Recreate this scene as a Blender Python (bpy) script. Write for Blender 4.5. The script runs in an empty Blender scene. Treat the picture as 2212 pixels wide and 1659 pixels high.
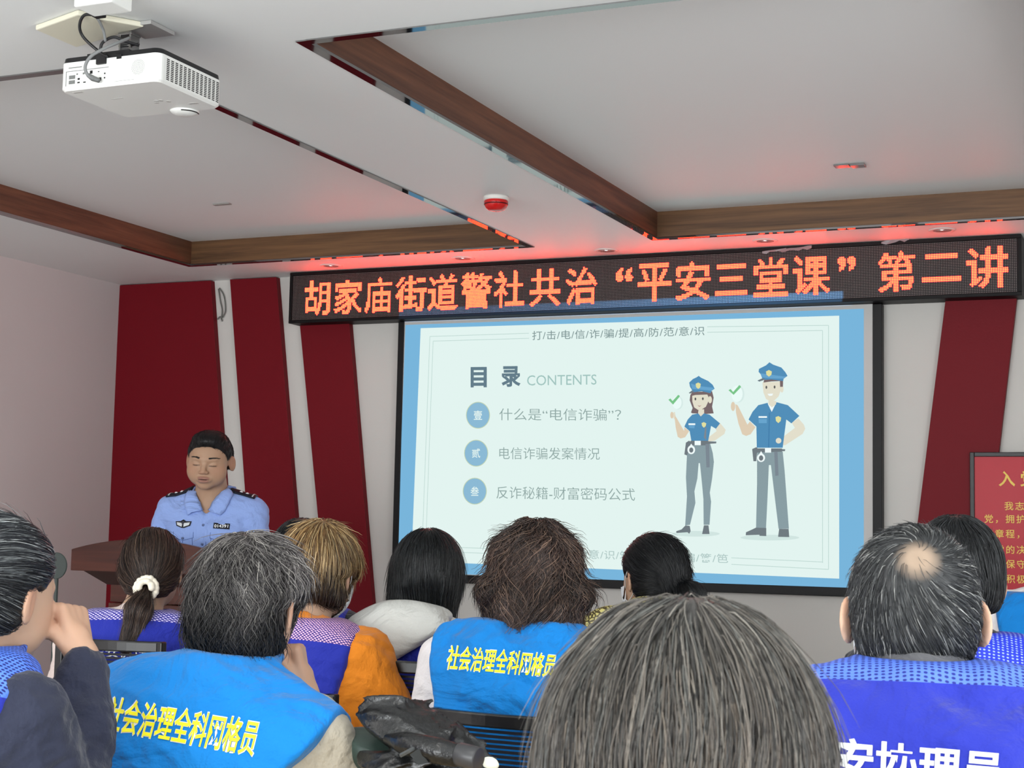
import bpy, bmesh, math, random
import numpy as np
import openvdb
from mathutils import Vector, Matrix
from mathutils.bvhtree import BVHTree
from mathutils.geometry import tessellate_polygon

# ------------------------------------------------------------------ camera
SC = bpy.context.scene
COL = SC.collection
F_PX, YAW, PITCH, ROLL = 3417.5, 0.4099, 0.0926, 0.0205
EYE = np.array([0.0, 0.0, 1.33])
_f = np.array([-math.sin(YAW) * math.cos(PITCH), math.cos(YAW) * math.cos(PITCH), math.sin(PITCH)])
_r = np.array([math.cos(YAW), math.sin(YAW), 0.0])
_u = np.cross(_r, _f)
_R = _r * math.cos(ROLL) + _u * math.sin(ROLL)
_U = -_r * math.sin(ROLL) + _u * math.cos(ROLL)
cam_data = bpy.data.cameras.new('camera')
cam_data.sensor_width = 36.0
cam_data.lens = 36.0 * F_PX / 2212.0
cam_data.clip_start = 0.05
cam_data.dof.use_dof = True
cam_data.dof.focus_distance = 4.6
cam_data.dof.aperture_fstop = 26.0
cam = bpy.data.objects.new('camera', cam_data)
COL.objects.link(cam)
cam.matrix_world = Matrix(((_R[0], _U[0], -_f[0], EYE[0]), (_R[1], _U[1], -_f[1], EYE[1]), (_R[2], _U[2], -_f[2], EYE[2]), (0, 0, 0, 1)))
SC.camera = cam

def ray(x, y): return _f + _R * (x - 1106) / F_PX - _U * (y - 829.5) / F_PX
def atY(x, y, Y): d = ray(x, y); return EYE + d * (Y / d[1])
def atZ(x, y, Z): d = ray(x, y); return EYE + d * ((Z - EYE[2]) / d[2])
def atD(x, y, D): return EYE + ray(x, y) * D

# ------------------------------------------------------------------ look
SC.view_settings.view_transform = 'Standard'
SC.view_settings.look = 'None'
SC.view_settings.gamma = 1.0
SC.view_settings.use_curve_mapping = False
SC.view_settings.exposure = -0.07
SC.cycles.use_denoising = True
SC.cycles.max_bounces = 6
SC.cycles.diffuse_bounces = 4
SC.cycles.glossy_bounces = 3
SC.cycles.transmission_bounces = 4
SC.cycles.sample_clamp_indirect = 4.0
SC.cycles.caustics_reflective = False
SC.cycles.caustics_refractive = False
world = bpy.data.worlds.new('world')
SC.world = world
world.use_nodes = True
world.node_tree.nodes['Background'].inputs[0].default_value = (0.75, 0.85, 1.0, 1)
world.node_tree.nodes['Background'].inputs[1].default_value = 0.6

ZC = EYE[2] + 1.37          # ceiling height
YW = 7.43                   # front wall
XL, XR, YB = -5.693, 2.3, -3.2

def area(name, loc, rot, sx, sy, power, col):
    l = bpy.data.lights.new(name, 'AREA')
    l.shape = 'RECTANGLE'; l.size = sx; l.size_y = sy; l.energy = power; l.color = col
    o = bpy.data.objects.new(name, l); COL.objects.link(o)
    o.location = loc; o.rotation_euler = rot
    return o
# daylight through the windows of the back wall and the right wall
area('daylight_back', (-2.6, YB + 0.14, 1.45), (math.radians(98), 0, 0), 5.2, 1.7, 310, (0.93, 0.98, 1.0))
area('daylight_side', (XR - 0.14, 0.6, 1.45), (math.radians(98), 0, math.radians(90)), 3.6, 1.7, 150, (0.93, 0.98, 1.0))
for _i, _p in enumerate(((-3.9, 1.2), (-1.3, 1.2), (-3.9, -1.2), (-1.3, -1.2))):
    area('ceiling_lamp', (_p[0], _p[1], ZC - 0.02), (0, 0, 0), 0.6, 0.6, 11, (1.0, 0.97, 0.92))

# ------------------------------------------------------------------ materials
def lin(c):
    if isinstance(c, str):
        c = [int(c[i:i + 2], 16) for i in (0, 2, 4)]
    return tuple(((v / 255) / 12.92 if v / 255 <= 0.04045 else ((v / 255 + 0.055) / 1.055) ** 2.4) for v in c)
GAIN = 1.0
def L4(c, k=1.0):
    c = lin(c); return tuple(min(0.95, v * k) for v in c) + (1,)
MATS = {}
def mat(name, col, rough=0.6, spec=0.3, metal=0.0, k=1.0, bump=None, emit=None, estr=0.0, sheen=0.0, coat=0.0, trans=0.0, alpha=1.0):
    if name in MATS: return MATS[name]
    m = bpy.data.materials.new(name); m.use_nodes = True
    nt = m.node_tree; b = nt.nodes['Principled BSDF']
    b.inputs['Base Color'].default_value = L4(col, k)
    b.inputs['Roughness'].default_value = rough
    b.inputs['Specular IOR Level'].default_value = spec
    b.inputs['Metallic'].default_value = metal
    b.inputs['Sheen Weight'].default_value = sheen
    b.inputs['Coat Weight'].default_value = coat
    b.inputs['Transmission Weight'].default_value = trans
    b.inputs['Alpha'].default_value = alpha
    if emit is not None:
        b.inputs['Emission Color'].default_value = lin(emit) + (1,) if not isinstance(emit, tuple) or max(emit) > 1 else emit + (1,)
        b.inputs['Emission Strength'].default_value = estr
    if bump:
        sc, st, det = bump
        tc = nt.nodes.new('ShaderNodeTexCoord'); n = nt.nodes.new('ShaderNodeTexNoise')
        n.inputs['Scale'].default_value = sc; n.inputs['Detail'].default_value = det
        bp = nt.nodes.new('ShaderNodeBump'); bp.inputs['Strength'].default_value = st; bp.inputs['Distance'].default_value = 0.01
        nt.links.new(tc.outputs['Object'], n.inputs['Vector']); nt.links.new(n.outputs['Fac'], bp.inputs['Height'])
        nt.links.new(bp.outputs['Normal'], b.inputs['Normal'])
    MATS[name] = m
    return m
def emis(name, rgb, s):
    if name in MATS: return MATS[name]
    m = bpy.data.materials.new(name); m.use_nodes = True; nt = m.node_tree
    nt.nodes.clear()
    e = nt.nodes.new('ShaderNodeEmission'); o = nt.nodes.new('ShaderNodeOutputMaterial')
    e.inputs[0].default_value = tuple(rgb) + (1,); e.inputs[1].default_value = s
    nt.links.new(e.outputs[0], o.inputs[0]); MATS[name] = m
    return m
def attr_mat(name, rough=0.5, spec=0.3, sss=0.0, attr='tone', bump=None, sheen=0.0):
    """base colour from a colour attribute of the mesh"""
    if name in MATS: return MATS[name]
    m = mat(name, (128, 128, 128), rough, spec, bump=bump, sheen=sheen); nt = m.node_tree
    a = nt.nodes.new('ShaderNodeAttribute'); a.attribute_name = attr
    b = nt.nodes['Principled BSDF']
    nt.links.new(a.outputs['Color'], b.inputs['Base Color'])
    if sss: b.inputs['Subsurface Weight'].default_value = sss; b.inputs['Subsurface Radius'].default_value = (0.012, 0.005, 0.003); b.inputs['Subsurface Scale'].default_value = 1.0
    return m
def wood_mat(name, c1, c2, axis, sc=9.0, rough=0.35, k=1.0):
    if name in MATS: return MATS[name]
    m = mat(name, c1, rough, 0.4); nt = m.node_tree; b = nt.nodes['Principled BSDF']
    tc = nt.nodes.new('ShaderNodeTexCoord'); mp = nt.nodes.new('ShaderNodeMapping')
    s = [sc * 1.6] * 3; s[axis] = sc * 0.07; mp.inputs['Scale'].default_value = s
    n = nt.nodes.new('ShaderNodeTexNoise'); n.inputs['Scale'].default_value = 2.2; n.inputs['Detail'].default_value = 6; n.inputs['Distortion'].default_value = 0.7
    w = nt.nodes.new('ShaderNodeTexNoise'); w.inputs['Scale'].default_value = 9; w.inputs['Detail'].default_value = 3
    mx = nt.nodes.new('ShaderNodeMath'); mx.operation = 'MULTIPLY_ADD'; mx.inputs[1].default_value = 0.35
    cr = nt.nodes.new('ShaderNodeValToRGB')
    cr.color_ramp.elements[0].position = 0.42; cr.color_ramp.elements[0].color = L4(c2, k)
    cr.color_ramp.elements[1].position = 0.85; cr.color_ramp.elements[1].color = L4(c1, k)
    L = nt.links.new
    L(tc.outputs['Object'], mp.inputs['Vector']); L(mp.outputs['Vector'], n.inputs['Vector']); L(mp.outputs['Vector'], w.inputs['Vector'])
    L(w.outputs['Fac'], mx.inputs[0]); L(n.outputs['Fac'], mx.inputs[2]); L(mx.outputs[0], cr.inputs['Fac']); L(cr.outputs['Color'], b.inputs['Base Color'])
    return m

# ------------------------------------------------------------------ mesh helpers
def mesh_obj(name, verts, faces, m, parent=None, smooth=False, tone=None, loc=None):
    me = bpy.data.meshes.new(name)
    if isinstance(verts, np.ndarray):
        nv = len(verts); me.vertices.add(nv); me.vertices.foreach_set('co', verts.astype(np.float32).ravel())
        fa = np.asarray(faces, dtype=np.int32); k = fa.shape[1]
        me.loops.add(fa.size); me.loops.foreach_set('vertex_index', fa.ravel())
        me.polygons.add(len(fa)); me.polygons.foreach_set('loop_start', np.arange(0, fa.size, k, dtype=np.int32))
        me.update(calc_edges=True)
    else:
        me.from_pydata([tuple(v) for v in verts], [], faces); me.update()
    if smooth: me.polygons.foreach_set('use_smooth', np.ones(len(me.polygons), dtype=bool))
    if tone is not None:
        ca = me.color_attributes.new('tone', 'FLOAT_COLOR', 'POINT')
        t = np.ones((len(me.vertices), 4), dtype=np.float32); t[:, :3] = tone
        ca.data.foreach_set('color', t.ravel())
    if m: me.materials.append(m)
    o = bpy.data.objects.new(name, me); COL.objects.link(o)
    if parent: o.parent = parent
    if loc is not None: o.location = loc
    return o
class B:
    """collects boxes, tubes, lathes and prisms into one mesh"""
    def __init__(s): s.v = []; s.f = []
    def add(s, v, f):
        n = len(s.v); s.v += [tuple(map(float, a)) for a in v]; s.f += [[i + n for i in q] for q in f]; return s
    def box(s, x0, x1, y0, y1, z0, z1, M=None):
        v = [(x, y, z) for z in (z0, z1) for y in (y0, y1) for x in (x0, x1)]
        if M is not None: v = [tuple(M @ Vector(a)) for a in v]
        return s.add(v, [[0, 2, 3, 1], [4, 5, 7, 6], [0, 1, 5, 4], [2, 6, 7, 3], [0, 4, 6, 2], [1, 3, 7, 5]])
    def prism(s, poly, d):
        """poly: list of 3D points (planar), extruded by vector d"""
        n = len(poly); d = np.array(d); p = [np.array(a) for a in poly]
        v = p + [a + d for a in p]
        return s.add(v, [list(range(n))[::-1], list(range(n, 2 * n))] + [[i, (i + 1) % n, n + (i + 1) % n, n + i] for i in range(n)])
    def tube(s, pts, r, n=8, caps=True):
        pts = [Vector(p) for p in pts]; rs = r if hasattr(r, '__len__') else [r] * len(pts)
        up = Vector((0, 0, 1)); rings = []
        t0 = (pts[1] - pts[0]).normalized()
        a = t0.cross(up); a = a.normalized() if a.length > 1e-3 else Vector((1, 0, 0))
        for i, p in enumerate(pts):
            t = (pts[min(i + 1, len(pts) - 1)] - pts[max(i - 1, 0)]).normalized()
            a = (a - t * a.dot(t)).normalized(); b = t.cross(a)
            rings.append([p + (a * math.cos(2 * math.pi * k / n) + b * math.sin(2 * math.pi * k / n)) * rs[i] for k in range(n)])
        v = [q for rg in rings for q in rg]; f = []
        for i in range(len(pts) - 1):
            for k in range(n): f.append([i * n + k, i * n + (k + 1) % n, (i + 1) * n + (k + 1) % n, (i + 1) * n + k])
        if caps: f += [list(range(n))[::-1], [(len(pts) - 1) * n + k for k in range(n)]]
        return s.add(v, f)
    def lathe(s, prof, c, axis='z', n=32, M=None):
        """prof: [(r, h)...]"""
        v = []
        for r, h in prof:
            for k in range(n):
                a = 2 * math.pi * k / n; x, y = r * math.cos(a), r * math.sin(a)
                q = {'z': (x, y, h), 'y': (x, h, -y), 'x': (h, x, y)}[axis]
                q = Vector(q)
                if M is not None: q = M @ q
                v.append((q[0] + c[0], q[1] + c[1], q[2] + c[2]))
        f = [[i * n + k, i * n + (k + 1) % n, (i + 1) * n + (k + 1) % n, (i + 1) * n + k] for i in range(len(prof) - 1) for k in range(n)]
        f += [list(range(n))[::-1], [(len(prof) - 1) * n + k for k in range(n)]]
        return s.add(v, f)
    def build(s, name, m, parent=None, bevel=0.0, smooth=False, seg=2, sub=0):
        o = mesh_obj(name, s.v, s.f, m, parent, smooth)
        bm = bmesh.new(); bm.from_mesh(o.data); bmesh.ops.recalc_face_normals(bm, faces=bm.faces); bm.to_mesh(o.data); bm.free()
        if bevel:
            b = o.modifiers.new('b', 'BEVEL'); b.width = bevel; b.segments = seg; b.limit_method = 'ANGLE'; b.angle_limit = 0.6; b.harden_normals = False
        if sub:
            b = o.modifiers.new('s', 'SUBSURF'); b.levels = sub; b.render_levels = sub
        if smooth is None:
            o.data.polygons.foreach_set('use_smooth', np.ones(len(o.data.polygons), dtype=bool))
        return o
def empty(name, loc=(0, 0, 0)):
    o = bpy.data.objects.new(name, None); COL.objects.link(o); o.location = loc; o.empty_display_size = 0.05
    return o
def tag(o, label=None, cat=None, group=None, kind=None):
    if label: o['label'] = label
    if cat: o['category'] = cat
    if group: o['group'] = group
    if kind: o['kind'] = kind
    return o
def catmull(P, n=8):
    P = [np.array(p, float) for p in P]; P = [2 * P[0] - P[1]] + P + [2 * P[-1] - P[-2]]; out = []
    for i in range(1, len(P) - 2):
        for t in np.linspace(0, 1, n, endpoint=False):
            a, b, c, d = P[i - 1:i + 3]
            out.append(0.5 * (2 * b + (c - a) * t + (2 * a - 5 * b + 4 * c - d) * t * t + (3 * b - a - 3 * c + d) * t ** 3))
    out.append(P[-2]); return out

# ------------------------------------------------------------------ lettering
_TXT = {}
def text_geo(s, offset=0.0, shear=0.0, space=1.0):
    """2D vertices (unit em), faces of a piece of writing, normalised to its bounding box (0..1, 0..1)"""
    key = (s, offset, shear, space)
    if key in _TXT: return _TXT[key]
    c = bpy.data.curves.new('t', 'FONT'); c.body = s; c.offset = offset; c.shear = shear; c.space_character = space; c.resolution_u = 3
    o = bpy.data.objects.new('t', c); COL.objects.link(o)
    bpy.context.view_layer.update()
    me = bpy.data.meshes.new_from_object(o.evaluated_get(bpy.context.evaluated_depsgraph_get()))
    v = np.array([w.co[:2] for w in me.vertices]); f = [list(p.vertices) for p in me.polygons]
    bpy.data.objects.remove(o); bpy.data.curves.remove(c); bpy.data.meshes.remove(me)
    lo, hi = v.min(0), v.max(0)
    _TXT[key] = ((v - lo) / (hi - lo), f, (hi - lo), lo)
    return _TXT[key]
# ------------------------------------------------------------------ distance-field modelling (bodies, clothes, hair)
f32 = np.float32
def V(*a): return np.array(a, dtype=f32)
def smin(a, b, k):
    if k <= 0: return np.minimum(a, b)
    h = np.clip(0.5 + 0.5 * (b - a) / k, 0, 1)
    return b * (1 - h) + a * h - k * h * (1 - h)
def smax(a, b, k): return -smin(-a, -b, k)
def ell(p, c, r, R=None):
    q = p - np.asarray(c, f32)
    if R is not None: q = q @ np.asarray(R, f32)
    r = np.asarray(r, f32)
    k0 = np.sqrt(((q / r) ** 2).sum(-1)) + 1e-6; k1 = np.sqrt(((q / (r * r)) ** 2).sum(-1)) + 1e-6
    return k0 * (k0 - 1) / k1
def cone(p, a, b, r1, r2):
    a = np.asarray(a, f32); b = np.asarray(b, f32); ba = b - a
    t = np.clip(((p - a) @ ba) / max(float(ba @ ba), 1e-9), 0, 1)
    return np.sqrt((((p - a) - t[:, None] * ba) ** 2).sum(-1)) - (r1 + (r2 - r1) * t)
def rot(x=0, y=0, z=0):
    x, y, z = map(math.radians, (x, y, z))
    X = np.array([[1, 0, 0], [0, math.cos(x), -math.sin(x)], [0, math.sin(x), math.cos(x)]])
    Y = np.array([[math.cos(y), 0, math.sin(y)], [0, 1, 0], [-math.sin(y), 0, math.cos(y)]])
    Z = np.array([[math.cos(z), -math.sin(z), 0], [math.sin(z), math.cos(z), 0], [0, 0, 1]])
    return (Z @ X @ Y).astype(f32)
class Noise:
    def __init__(s, seed, n=7, stretch=(1, 1, 1)):
        r = np.random.RandomState(seed)
        s.k = (r.randn(n, 3) * np.array(stretch)).astype(f32); s.p = (r.rand(n) * 6.28).astype(f32); s.n = n
    def __call__(s, p, freq):
        return np.sin(p @ (s.k * freq).T + s.p).sum(-1) / s.n ** 0.5 * 0.8
def sdf_mesh(fn, lo, hi, h, margin=0.03):
    lo = np.array(lo, f32); hi = np.array(hi, f32); Bk = 8
    nb = np.ceil((hi - lo) / (h * Bk)).astype(int)
    n = nb * Bk
    ax = [lo[i] + h * Bk * (np.arange(nb[i]) + 0.5) for i in range(3)]
    c = np.stack(np.meshgrid(*ax, indexing='ij'), -1).reshape(-1, 3).astype(f32)
    d = fn(c); act = np.abs(d) < (h * Bk * 0.87 * 1.35 + margin)
    arr = np.repeat(np.repeat(np.repeat(np.sign(d).reshape(nb) * 0.05, Bk, 0), Bk, 1), Bk, 2).astype(f32)
    idx = np.argwhere(act.reshape(nb)); off = np.stack(np.meshgrid(*[np.arange(Bk)] * 3, indexing='ij'), -1).reshape(-1, 3)
    for s in range(0, len(idx), 400):
        ii = (idx[s:s + 400, None, :] * Bk + off[None]).reshape(-1, 3)
        arr[ii[:, 0], ii[:, 1], ii[:, 2]] = np.clip(fn((lo + h * ii).astype(f32)), -0.05, 0.05)
    g = openvdb.FloatGrid(0.05); g.copyFromArray(arr)
    p, q = g.convertToQuads(0.0)
    return (p * h + lo).astype(f32), q[:, ::1].astype(np.int32)
def sdf_obj(name, fn, lo, hi, h, m, parent=None, tone=None):
    v, q = sdf_mesh(fn, lo, hi, h)
    t = tone(v) if callable(tone) else tone
    return mesh_obj(name, v, q, m, parent, smooth=True, tone=t)
def grad(fn, p, e=0.003):
    g = np.stack([fn(p + V(e, 0, 0)) - fn(p - V(e, 0, 0)), fn(p + V(0, e, 0)) - fn(p - V(0, e, 0)), fn(p + V(0, 0, e)) - fn(p - V(0, 0, e))], -1)
    return g / (np.linalg.norm(g, axis=1, keepdims=True) + 1e-9)
def unit(v): return v / (np.linalg.norm(v, axis=-1, keepdims=True) + 1e-9)

# ------------------------------------------------------------------ head (its own frame: origin between the ears, y forward, z up)
FLARE = [24, 0.0842]
def head_sdf(q, w=1.0, mouth=0.0, fat=0.0):
    s = np.array([1 / w, 1, 1], f32); p = q * s
    xs = np.abs(p[:, 0:1]); m = np.concatenate([xs, p[:, 1:]], 1)
    d = ell(p, (0, -0.014, 0.028), (0.077, 0.098, 0.087))
    d = smin(d, ell(p, (0, 0.024, 0.002), (0.068, 0.071, 0.088)), 0.02)
    d = smin(d, ell(m, (0.030, 0.045, -0.036), (0.036 + fat, 0.036, 0.046)), 0.02)
    d = smin(d, ell(p, (0, 0.030, -0.064), (0.056 + fat, 0.054, 0.048)), 0.025)
    d = smin(d, ell(p, (0, 0.070, -0.098), (0.022, 0.017, 0.016)), 0.022)
    d = smin(d, cone(m, (0.008, 0.088, 0.017), (0.038, 0.078, 0.018), 0.008, 0.007), 0.014)
    d = smax(d, -ell(m, (0.031, 0.102, -0.004), (0.017, 0.017, 0.010)), 0.012)
    d = smin(d, ell(m, (0.031, 0.0765, -0.005), (0.0165, 0.0135, 0.0115)), 0.004)
    d = smin(d, cone(p, (0, 0.087, 0.004), (0, 0.106, -0.034), 0.007, 0.0105), 0.010)
    d = smin(d, ell(m, (0.011, 0.098, -0.038), (0.0085, 0.010, 0.0075)), 0.005)
    d = smin(d, ell(p, (0, 0.086, -0.068), (0.027, 0.013, 0.015)), 0.012)
    d = smin(d, ell(p, (0, 0.0955, -0.0625), (0.022, 0.0075, 0.0048)), 0.004)
    d = smin(d, ell(p, (0, 0.094, -0.0735 - mouth), (0.018, 0.0085, 0.0055)), 0.004)
    d = smax(d, -ell(p, (0, 0.106, -0.0675 - mouth / 2), (0.019, 0.016, 0.0014 + mouth / 2)), 0.002)
    R = rot(-8, 0, FLARE[0])
    e = ell(m, (FLARE[1], -0.013, -0.008), (0.0070, 0.021, 0.034), R)
    e = smax(e, -ell(m, (FLARE[1] + 0.006, -0.005, -0.006), (0.006, 0.012, 0.021), R), 0.004)
    return smin(d, e, 0.008)
def skin_tone(q, base, lip=(0.34, 0.16, 0.125), lash=1.0, w=1.0):
    p = q * np.array([1 / w, 1, 1], f32); m = np.concatenate([np.abs(p[:, 0:1]), p[:, 1:]], 1)
    t = np.tile(np.array(base, f32), (len(q), 1))
    def mix(dist, soft, col, a=1.0):
        k = np.clip(1 - dist / soft, 0, 1)[:, None] * a
        t[:] = t * (1 - k) + np.array(col, f32) * k
    b = np.array(base)
    mix(ell(m, (0.045, 0.06, -0.03), (0.022, 0.03, 0.02)), 0.02, b * (1.04, 0.86, 0.84), 0.45)
    mix(ell(p, (0, 0.106, -0.036), (0.012, 0.01, 0.01)), 0.01, b * (1.04, 0.88, 0.86), 0.4)
    mix(ell(m, (0.085, -0.01, 0.0), (0.01, 0.02, 0.03)), 0.01, b * (1.05, 0.80, 0.76), 0.55)
    mix(np.minimum(ell(p, (0, 0.097, -0.062), (0.022, 0.012, 0.0045)), ell(p, (0, 0.095, -0.0745), (0.018, 0.012, 0.005))), 0.003, lip, 0.85)
    mix(ell(p, (0, 0.100, -0.0685), (0.019, 0.012, 0.0012)), 0.0016, (0.05, 0.02, 0.02), 0.95)
    if lash: # dark lash line of the lowered lids
        mix(np.abs(m[:, 2] + 0.0105 + 6 * (m[:, 0] - 0.031) ** 2 * -1.0) + 3 * np.clip(np.abs(m[:, 0] - 0.031) - 0.0135, 0, 1) + np.clip(0.075 - m[:, 1], 0, 1) * 3, 0.0034, (0.03, 0.02, 0.02), 0.95)
    return t

def hand_sdf(p, wr, d, n, side, curl=(20, 25, 20), s=1.0, thumb=35, spread=4.0, k=0.004):
    """wr wrist, d pointing to the knuckles, n palm normal, side +1 thumb along d x n"""
    d = unit(np.array(d, float)); n = np.array(n, float); n = unit(n - d * (n @ d)); t = np.cross(d, n) * side
    wr = np.array(wr, float)
    P = lambda a, b, c: wr + (d * a + t * b + n * c) * s
    dd = cone(p, P(-0.01, 0, 0), P(0.035, 0.006, 0), 0.024 * s, 0.025 * s)
    for b in (-0.030, -0.010, 0.010, 0.029):
        dd = smin(dd, cone(p, P(0.02, b * 0.6, 0), P(0.083, b, -0.002), 0.014 * s, 0.0125 * s), 0.010)
    f = dd
    for i, (b, ln) in enumerate(((0.030, 0.92), (0.010, 1.0), (-0.011, 0.95), (-0.031, 0.76))):
        a = 0; q = P(0.085, b, -0.002); ang = math.radians((1.5 - i) * spread); fd = None
        for j, (L, r1, r2) in enumerate(((0.042, 0.0098, 0.0088), (0.027, 0.0088, 0.0080), (0.022, 0.0080, 0.0066))):
            a += math.radians(curl[j]); dr = (d * math.cos(ang) + t * math.sin(ang)) * math.cos(a) + n * math.sin(a)
            q2 = q + dr * L * ln * s; c = cone(p, q, q2, r1 * s, r2 * s); fd = c if fd is None else smin(fd, c, 0.002); q = q2
        f = smin(f, fd, k)
    if curl[0] > 60: f = smin(f, cone(p, P(0.080, 0.018, 0.022), P(0.078, -0.020, 0.020), 0.018 * s, 0.016 * s), 0.006)
    q = P(0.018, 0.022, 0.006); a = math.radians(thumb); dr = unit(d * math.cos(a) + t * math.sin(a) + n * 0.35)
    for L, r1, r2 in ((0.038, 0.014, 0.0115), (0.030, 0.0108, 0.0095), (0.024, 0.0095, 0.0075)):
        q2 = q + dr * L * s; f = smin(f, cone(p, q, q2, r1 * s, r2 * s), 0.005); q = q2; dr = unit(dr + d * 0.25 + n * 0.12)
    return f

# ------------------------------------------------------------------ a person
class Person:
    def __init__(s, label, px, depth, yaw=0, hyaw=0, hpitch=0, hroll=0, hc=(0, 0.045, 0.195), sc=1.0, sw=0.175, lean=0.06, hw=1.0,
                 skin=(0.62, 0.40, 0.27), arms=None, h=0.006, girth=1.0, stand=False, mouth=0.0, fat=0.0, seed=1, legs=None, fist=(20, 25, 20), roll=0.0):
        s.__dict__.update(locals()); s.hc = np.array(hc, f32)
        s.N = Noise(seed); s.N2 = Noise(seed + 50, stretch=(0.5, 1, 1.6)); s.Rh = rot(hpitch, hroll, hyaw)
        W = rot(0, roll, yaw); s.W = W
        head = atD(px[0], px[1], depth)
        org = head - W @ (s.hc * sc)
        s.org = org
        s.M = Matrix.Translation(Vector(org)) @ Matrix(W.astype(float).tolist()).to_4x4() @ Matrix.Scale(sc, 4)
        if arms is None:
            arms = [((-sw - 0.05, 0.02, -0.30), (-0.10, 0.24, -0.36), None), ((sw + 0.05, 0.02, -0.30), (0.10, 0.24, -0.36), None)]
        s.arms = arms; s.parts = []
    def loc(s, w):  # world -> person frame
        return (s.W.T @ (np.asarray(w) - s.org)) / s.sc
    def H(s, p): return (p - s.hc) @ s.Rh      # person frame -> head frame
    def shoulder(s, i): return (s.sw * (-1 if i == 0 else 1), 0.0, -0.055)
    def torso(s, p, inf=0.0, k=0.05):
        g = s.girth; L = s.lean
        m = np.concatenate([np.abs(p[:, 0:1]), p[:, 1:]], 1)
        d = cone(m, (0.0, -0.02, -0.03), (s.sw - 0.03, -0.008, -0.058), 0.055, 0.052)
        d = smin(d, cone(m, (0.075, 0.0, -0.14), (0.065, 0.01 - L * 0.5, -0.34), 0.105 * g, 0.098 * g), k + 0.02)
        d = smin(d, ell(p, (0, -0.028, -0.16), (s.sw - 0.005, 0.10 * g, 0.16)), k + 0.01)
        d = smin(d, cone(m, (0.06, 0.0 - L * 0.5, -0.34), (0.085, -L, -0.53), 0.100 * g, 0.115 * g), k)
        d = smin(d, cone(m, (0.0, -0.012, 0.01), (0.11, -0.012, -0.035), 0.042, 0.034), k)
        return d - inf
    def neck(s, p):
        a = s.hc + s.Rh @ V(0, -0.015, -0.045)
        d = cone(p, (0, -0.014, -0.04), a, 0.062 + s.fat, 0.054 + s.fat)
        return d
    def arm(s, p, i, inf=0.0, wend=1.0):
        e, w, _ = s.arms[i]; sh = s.shoulder(i)
        w2 = np.array(e) + (np.array(w) - np.array(e)) * wend
        d = cone(p, sh, e, 0.050, 0.041)
        f = cone(p, e, w2, 0.041, 0.041 + (0.027 - 0.041) * wend)
        return smin(d, f, 0.02) - inf
    def hand(s, p, i):
        a = s.arms[i][2]
        e, w = np.array(s.arms[i][0]), np.array(s.arms[i][1])
        d0 = w - e
        if a is None: a = dict(d=d0, n=(0, 0, -1))
        return hand_sdf(p, w, a['d'], a['n'], a.get('side', -1 if i else 1), a.get('curl', s.fist), thumb=a.get('thumb', 35))
    def leg(s, p, i, inf=0.0, full=True):
        x = -1 if i == 0 else 1; L = s.lean
        if s.legs: P = s.legs[i]
        elif s.stand: P = [(0.09 * x, -L, -0.56), (0.10 * x, 0.02, -0.98), (0.10 * x, -0.02, -1.40)]
        else: P = [(0.09 * x, -L, -0.55), (0.12 * x, 0.40 - L, -0.54), (0.12 * x, 0.42 - L, -0.95)]
        d = cone(p, P[0], P[1], 0.088, 0.060); d = smin(d, cone(p, P[1], P[2], 0.058, 0.040), 0.03)
        if full:
            q = np.array(P[2]); d = smin(d, cone(p, q + (0, -0.02, -0.03), q + (0.01 * x, 0.16, -0.045), 0.036, 0.028), 0.02)
        return d - inf
    def body_sdf(s, p):
        d = smin(s.torso(p, -0.004), s.neck(p), 0.03)
        d = smin(d, head_sdf(s.H(p), s.hw, s.mouth, s.fat), 0.018)
        for i in (0, 1):
            d = smin(d, s.arm(p, i), 0.02); d = smin(d, s.hand(p, i), 0.012); d = smin(d, s.leg(p, i), 0.03)
        return d
    def build_body(s, lo=None, hi=None):
        zlo = -1.52 if s.stand else -1.06
        m = attr_mat('skin', 0.5, 0.35, sss=0.15)
        base = np.array(s.skin)
        def tone(v):
            t = skin_tone(s.H(v), base, w=s.hw)
            for i in (0, 1):
                hd = s.hand(v, i); k = np.clip(1 - hd / 0.01, 0, 1)[:, None] * 0.25
                t = t * (1 - k) + base * (1.05, 0.85, 0.8) * k
            return t
        s.o = sdf_obj('person', s.body_sdf, (-0.52, -0.30, zlo), (0.52, 0.62, 0.36), s.h, m, tone=tone)
        s.o.matrix_world = s.M
        tag(s.o, s.label, 'person')
        return s.o
    def cloth(s, name, fn, m, h=None, lo=(-0.5, -0.32, -0.75), hi=(0.5, 0.6, 0.12), parent=None):
        return sdf_obj(name, fn, lo, hi, h or s.h, m, parent or s.o)
    def wr(s, p, amp=0.004, f=30):
        return amp * s.N(p, f) + amp * 0.8 * (0.5 - np.abs(s.N2(p, f * 1.3))) + amp * 0.5 * (0.5 - np.abs(s.N(p[:, [2, 0, 1]], f * 2.6)))
    def trousers(s, col=(28, 30, 40)):
        def fn(p):
            d = np.maximum(s.torso(p, 0.006), p[:, 2] + 0.44)
            for i in (0, 1): d = smin(d, s.leg(p, i, 0.012, False), 0.03)
            return d
        zlo = -1.46 if s.stand else -1.0
        return sdf_obj('trousers', fn, (-0.4, -0.32, zlo), (0.4, 0.62, -0.40), 0.012, mat('trousers_%02x%02x%02x' % tuple(col), col, 0.85, 0.1), s.o)
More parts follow.
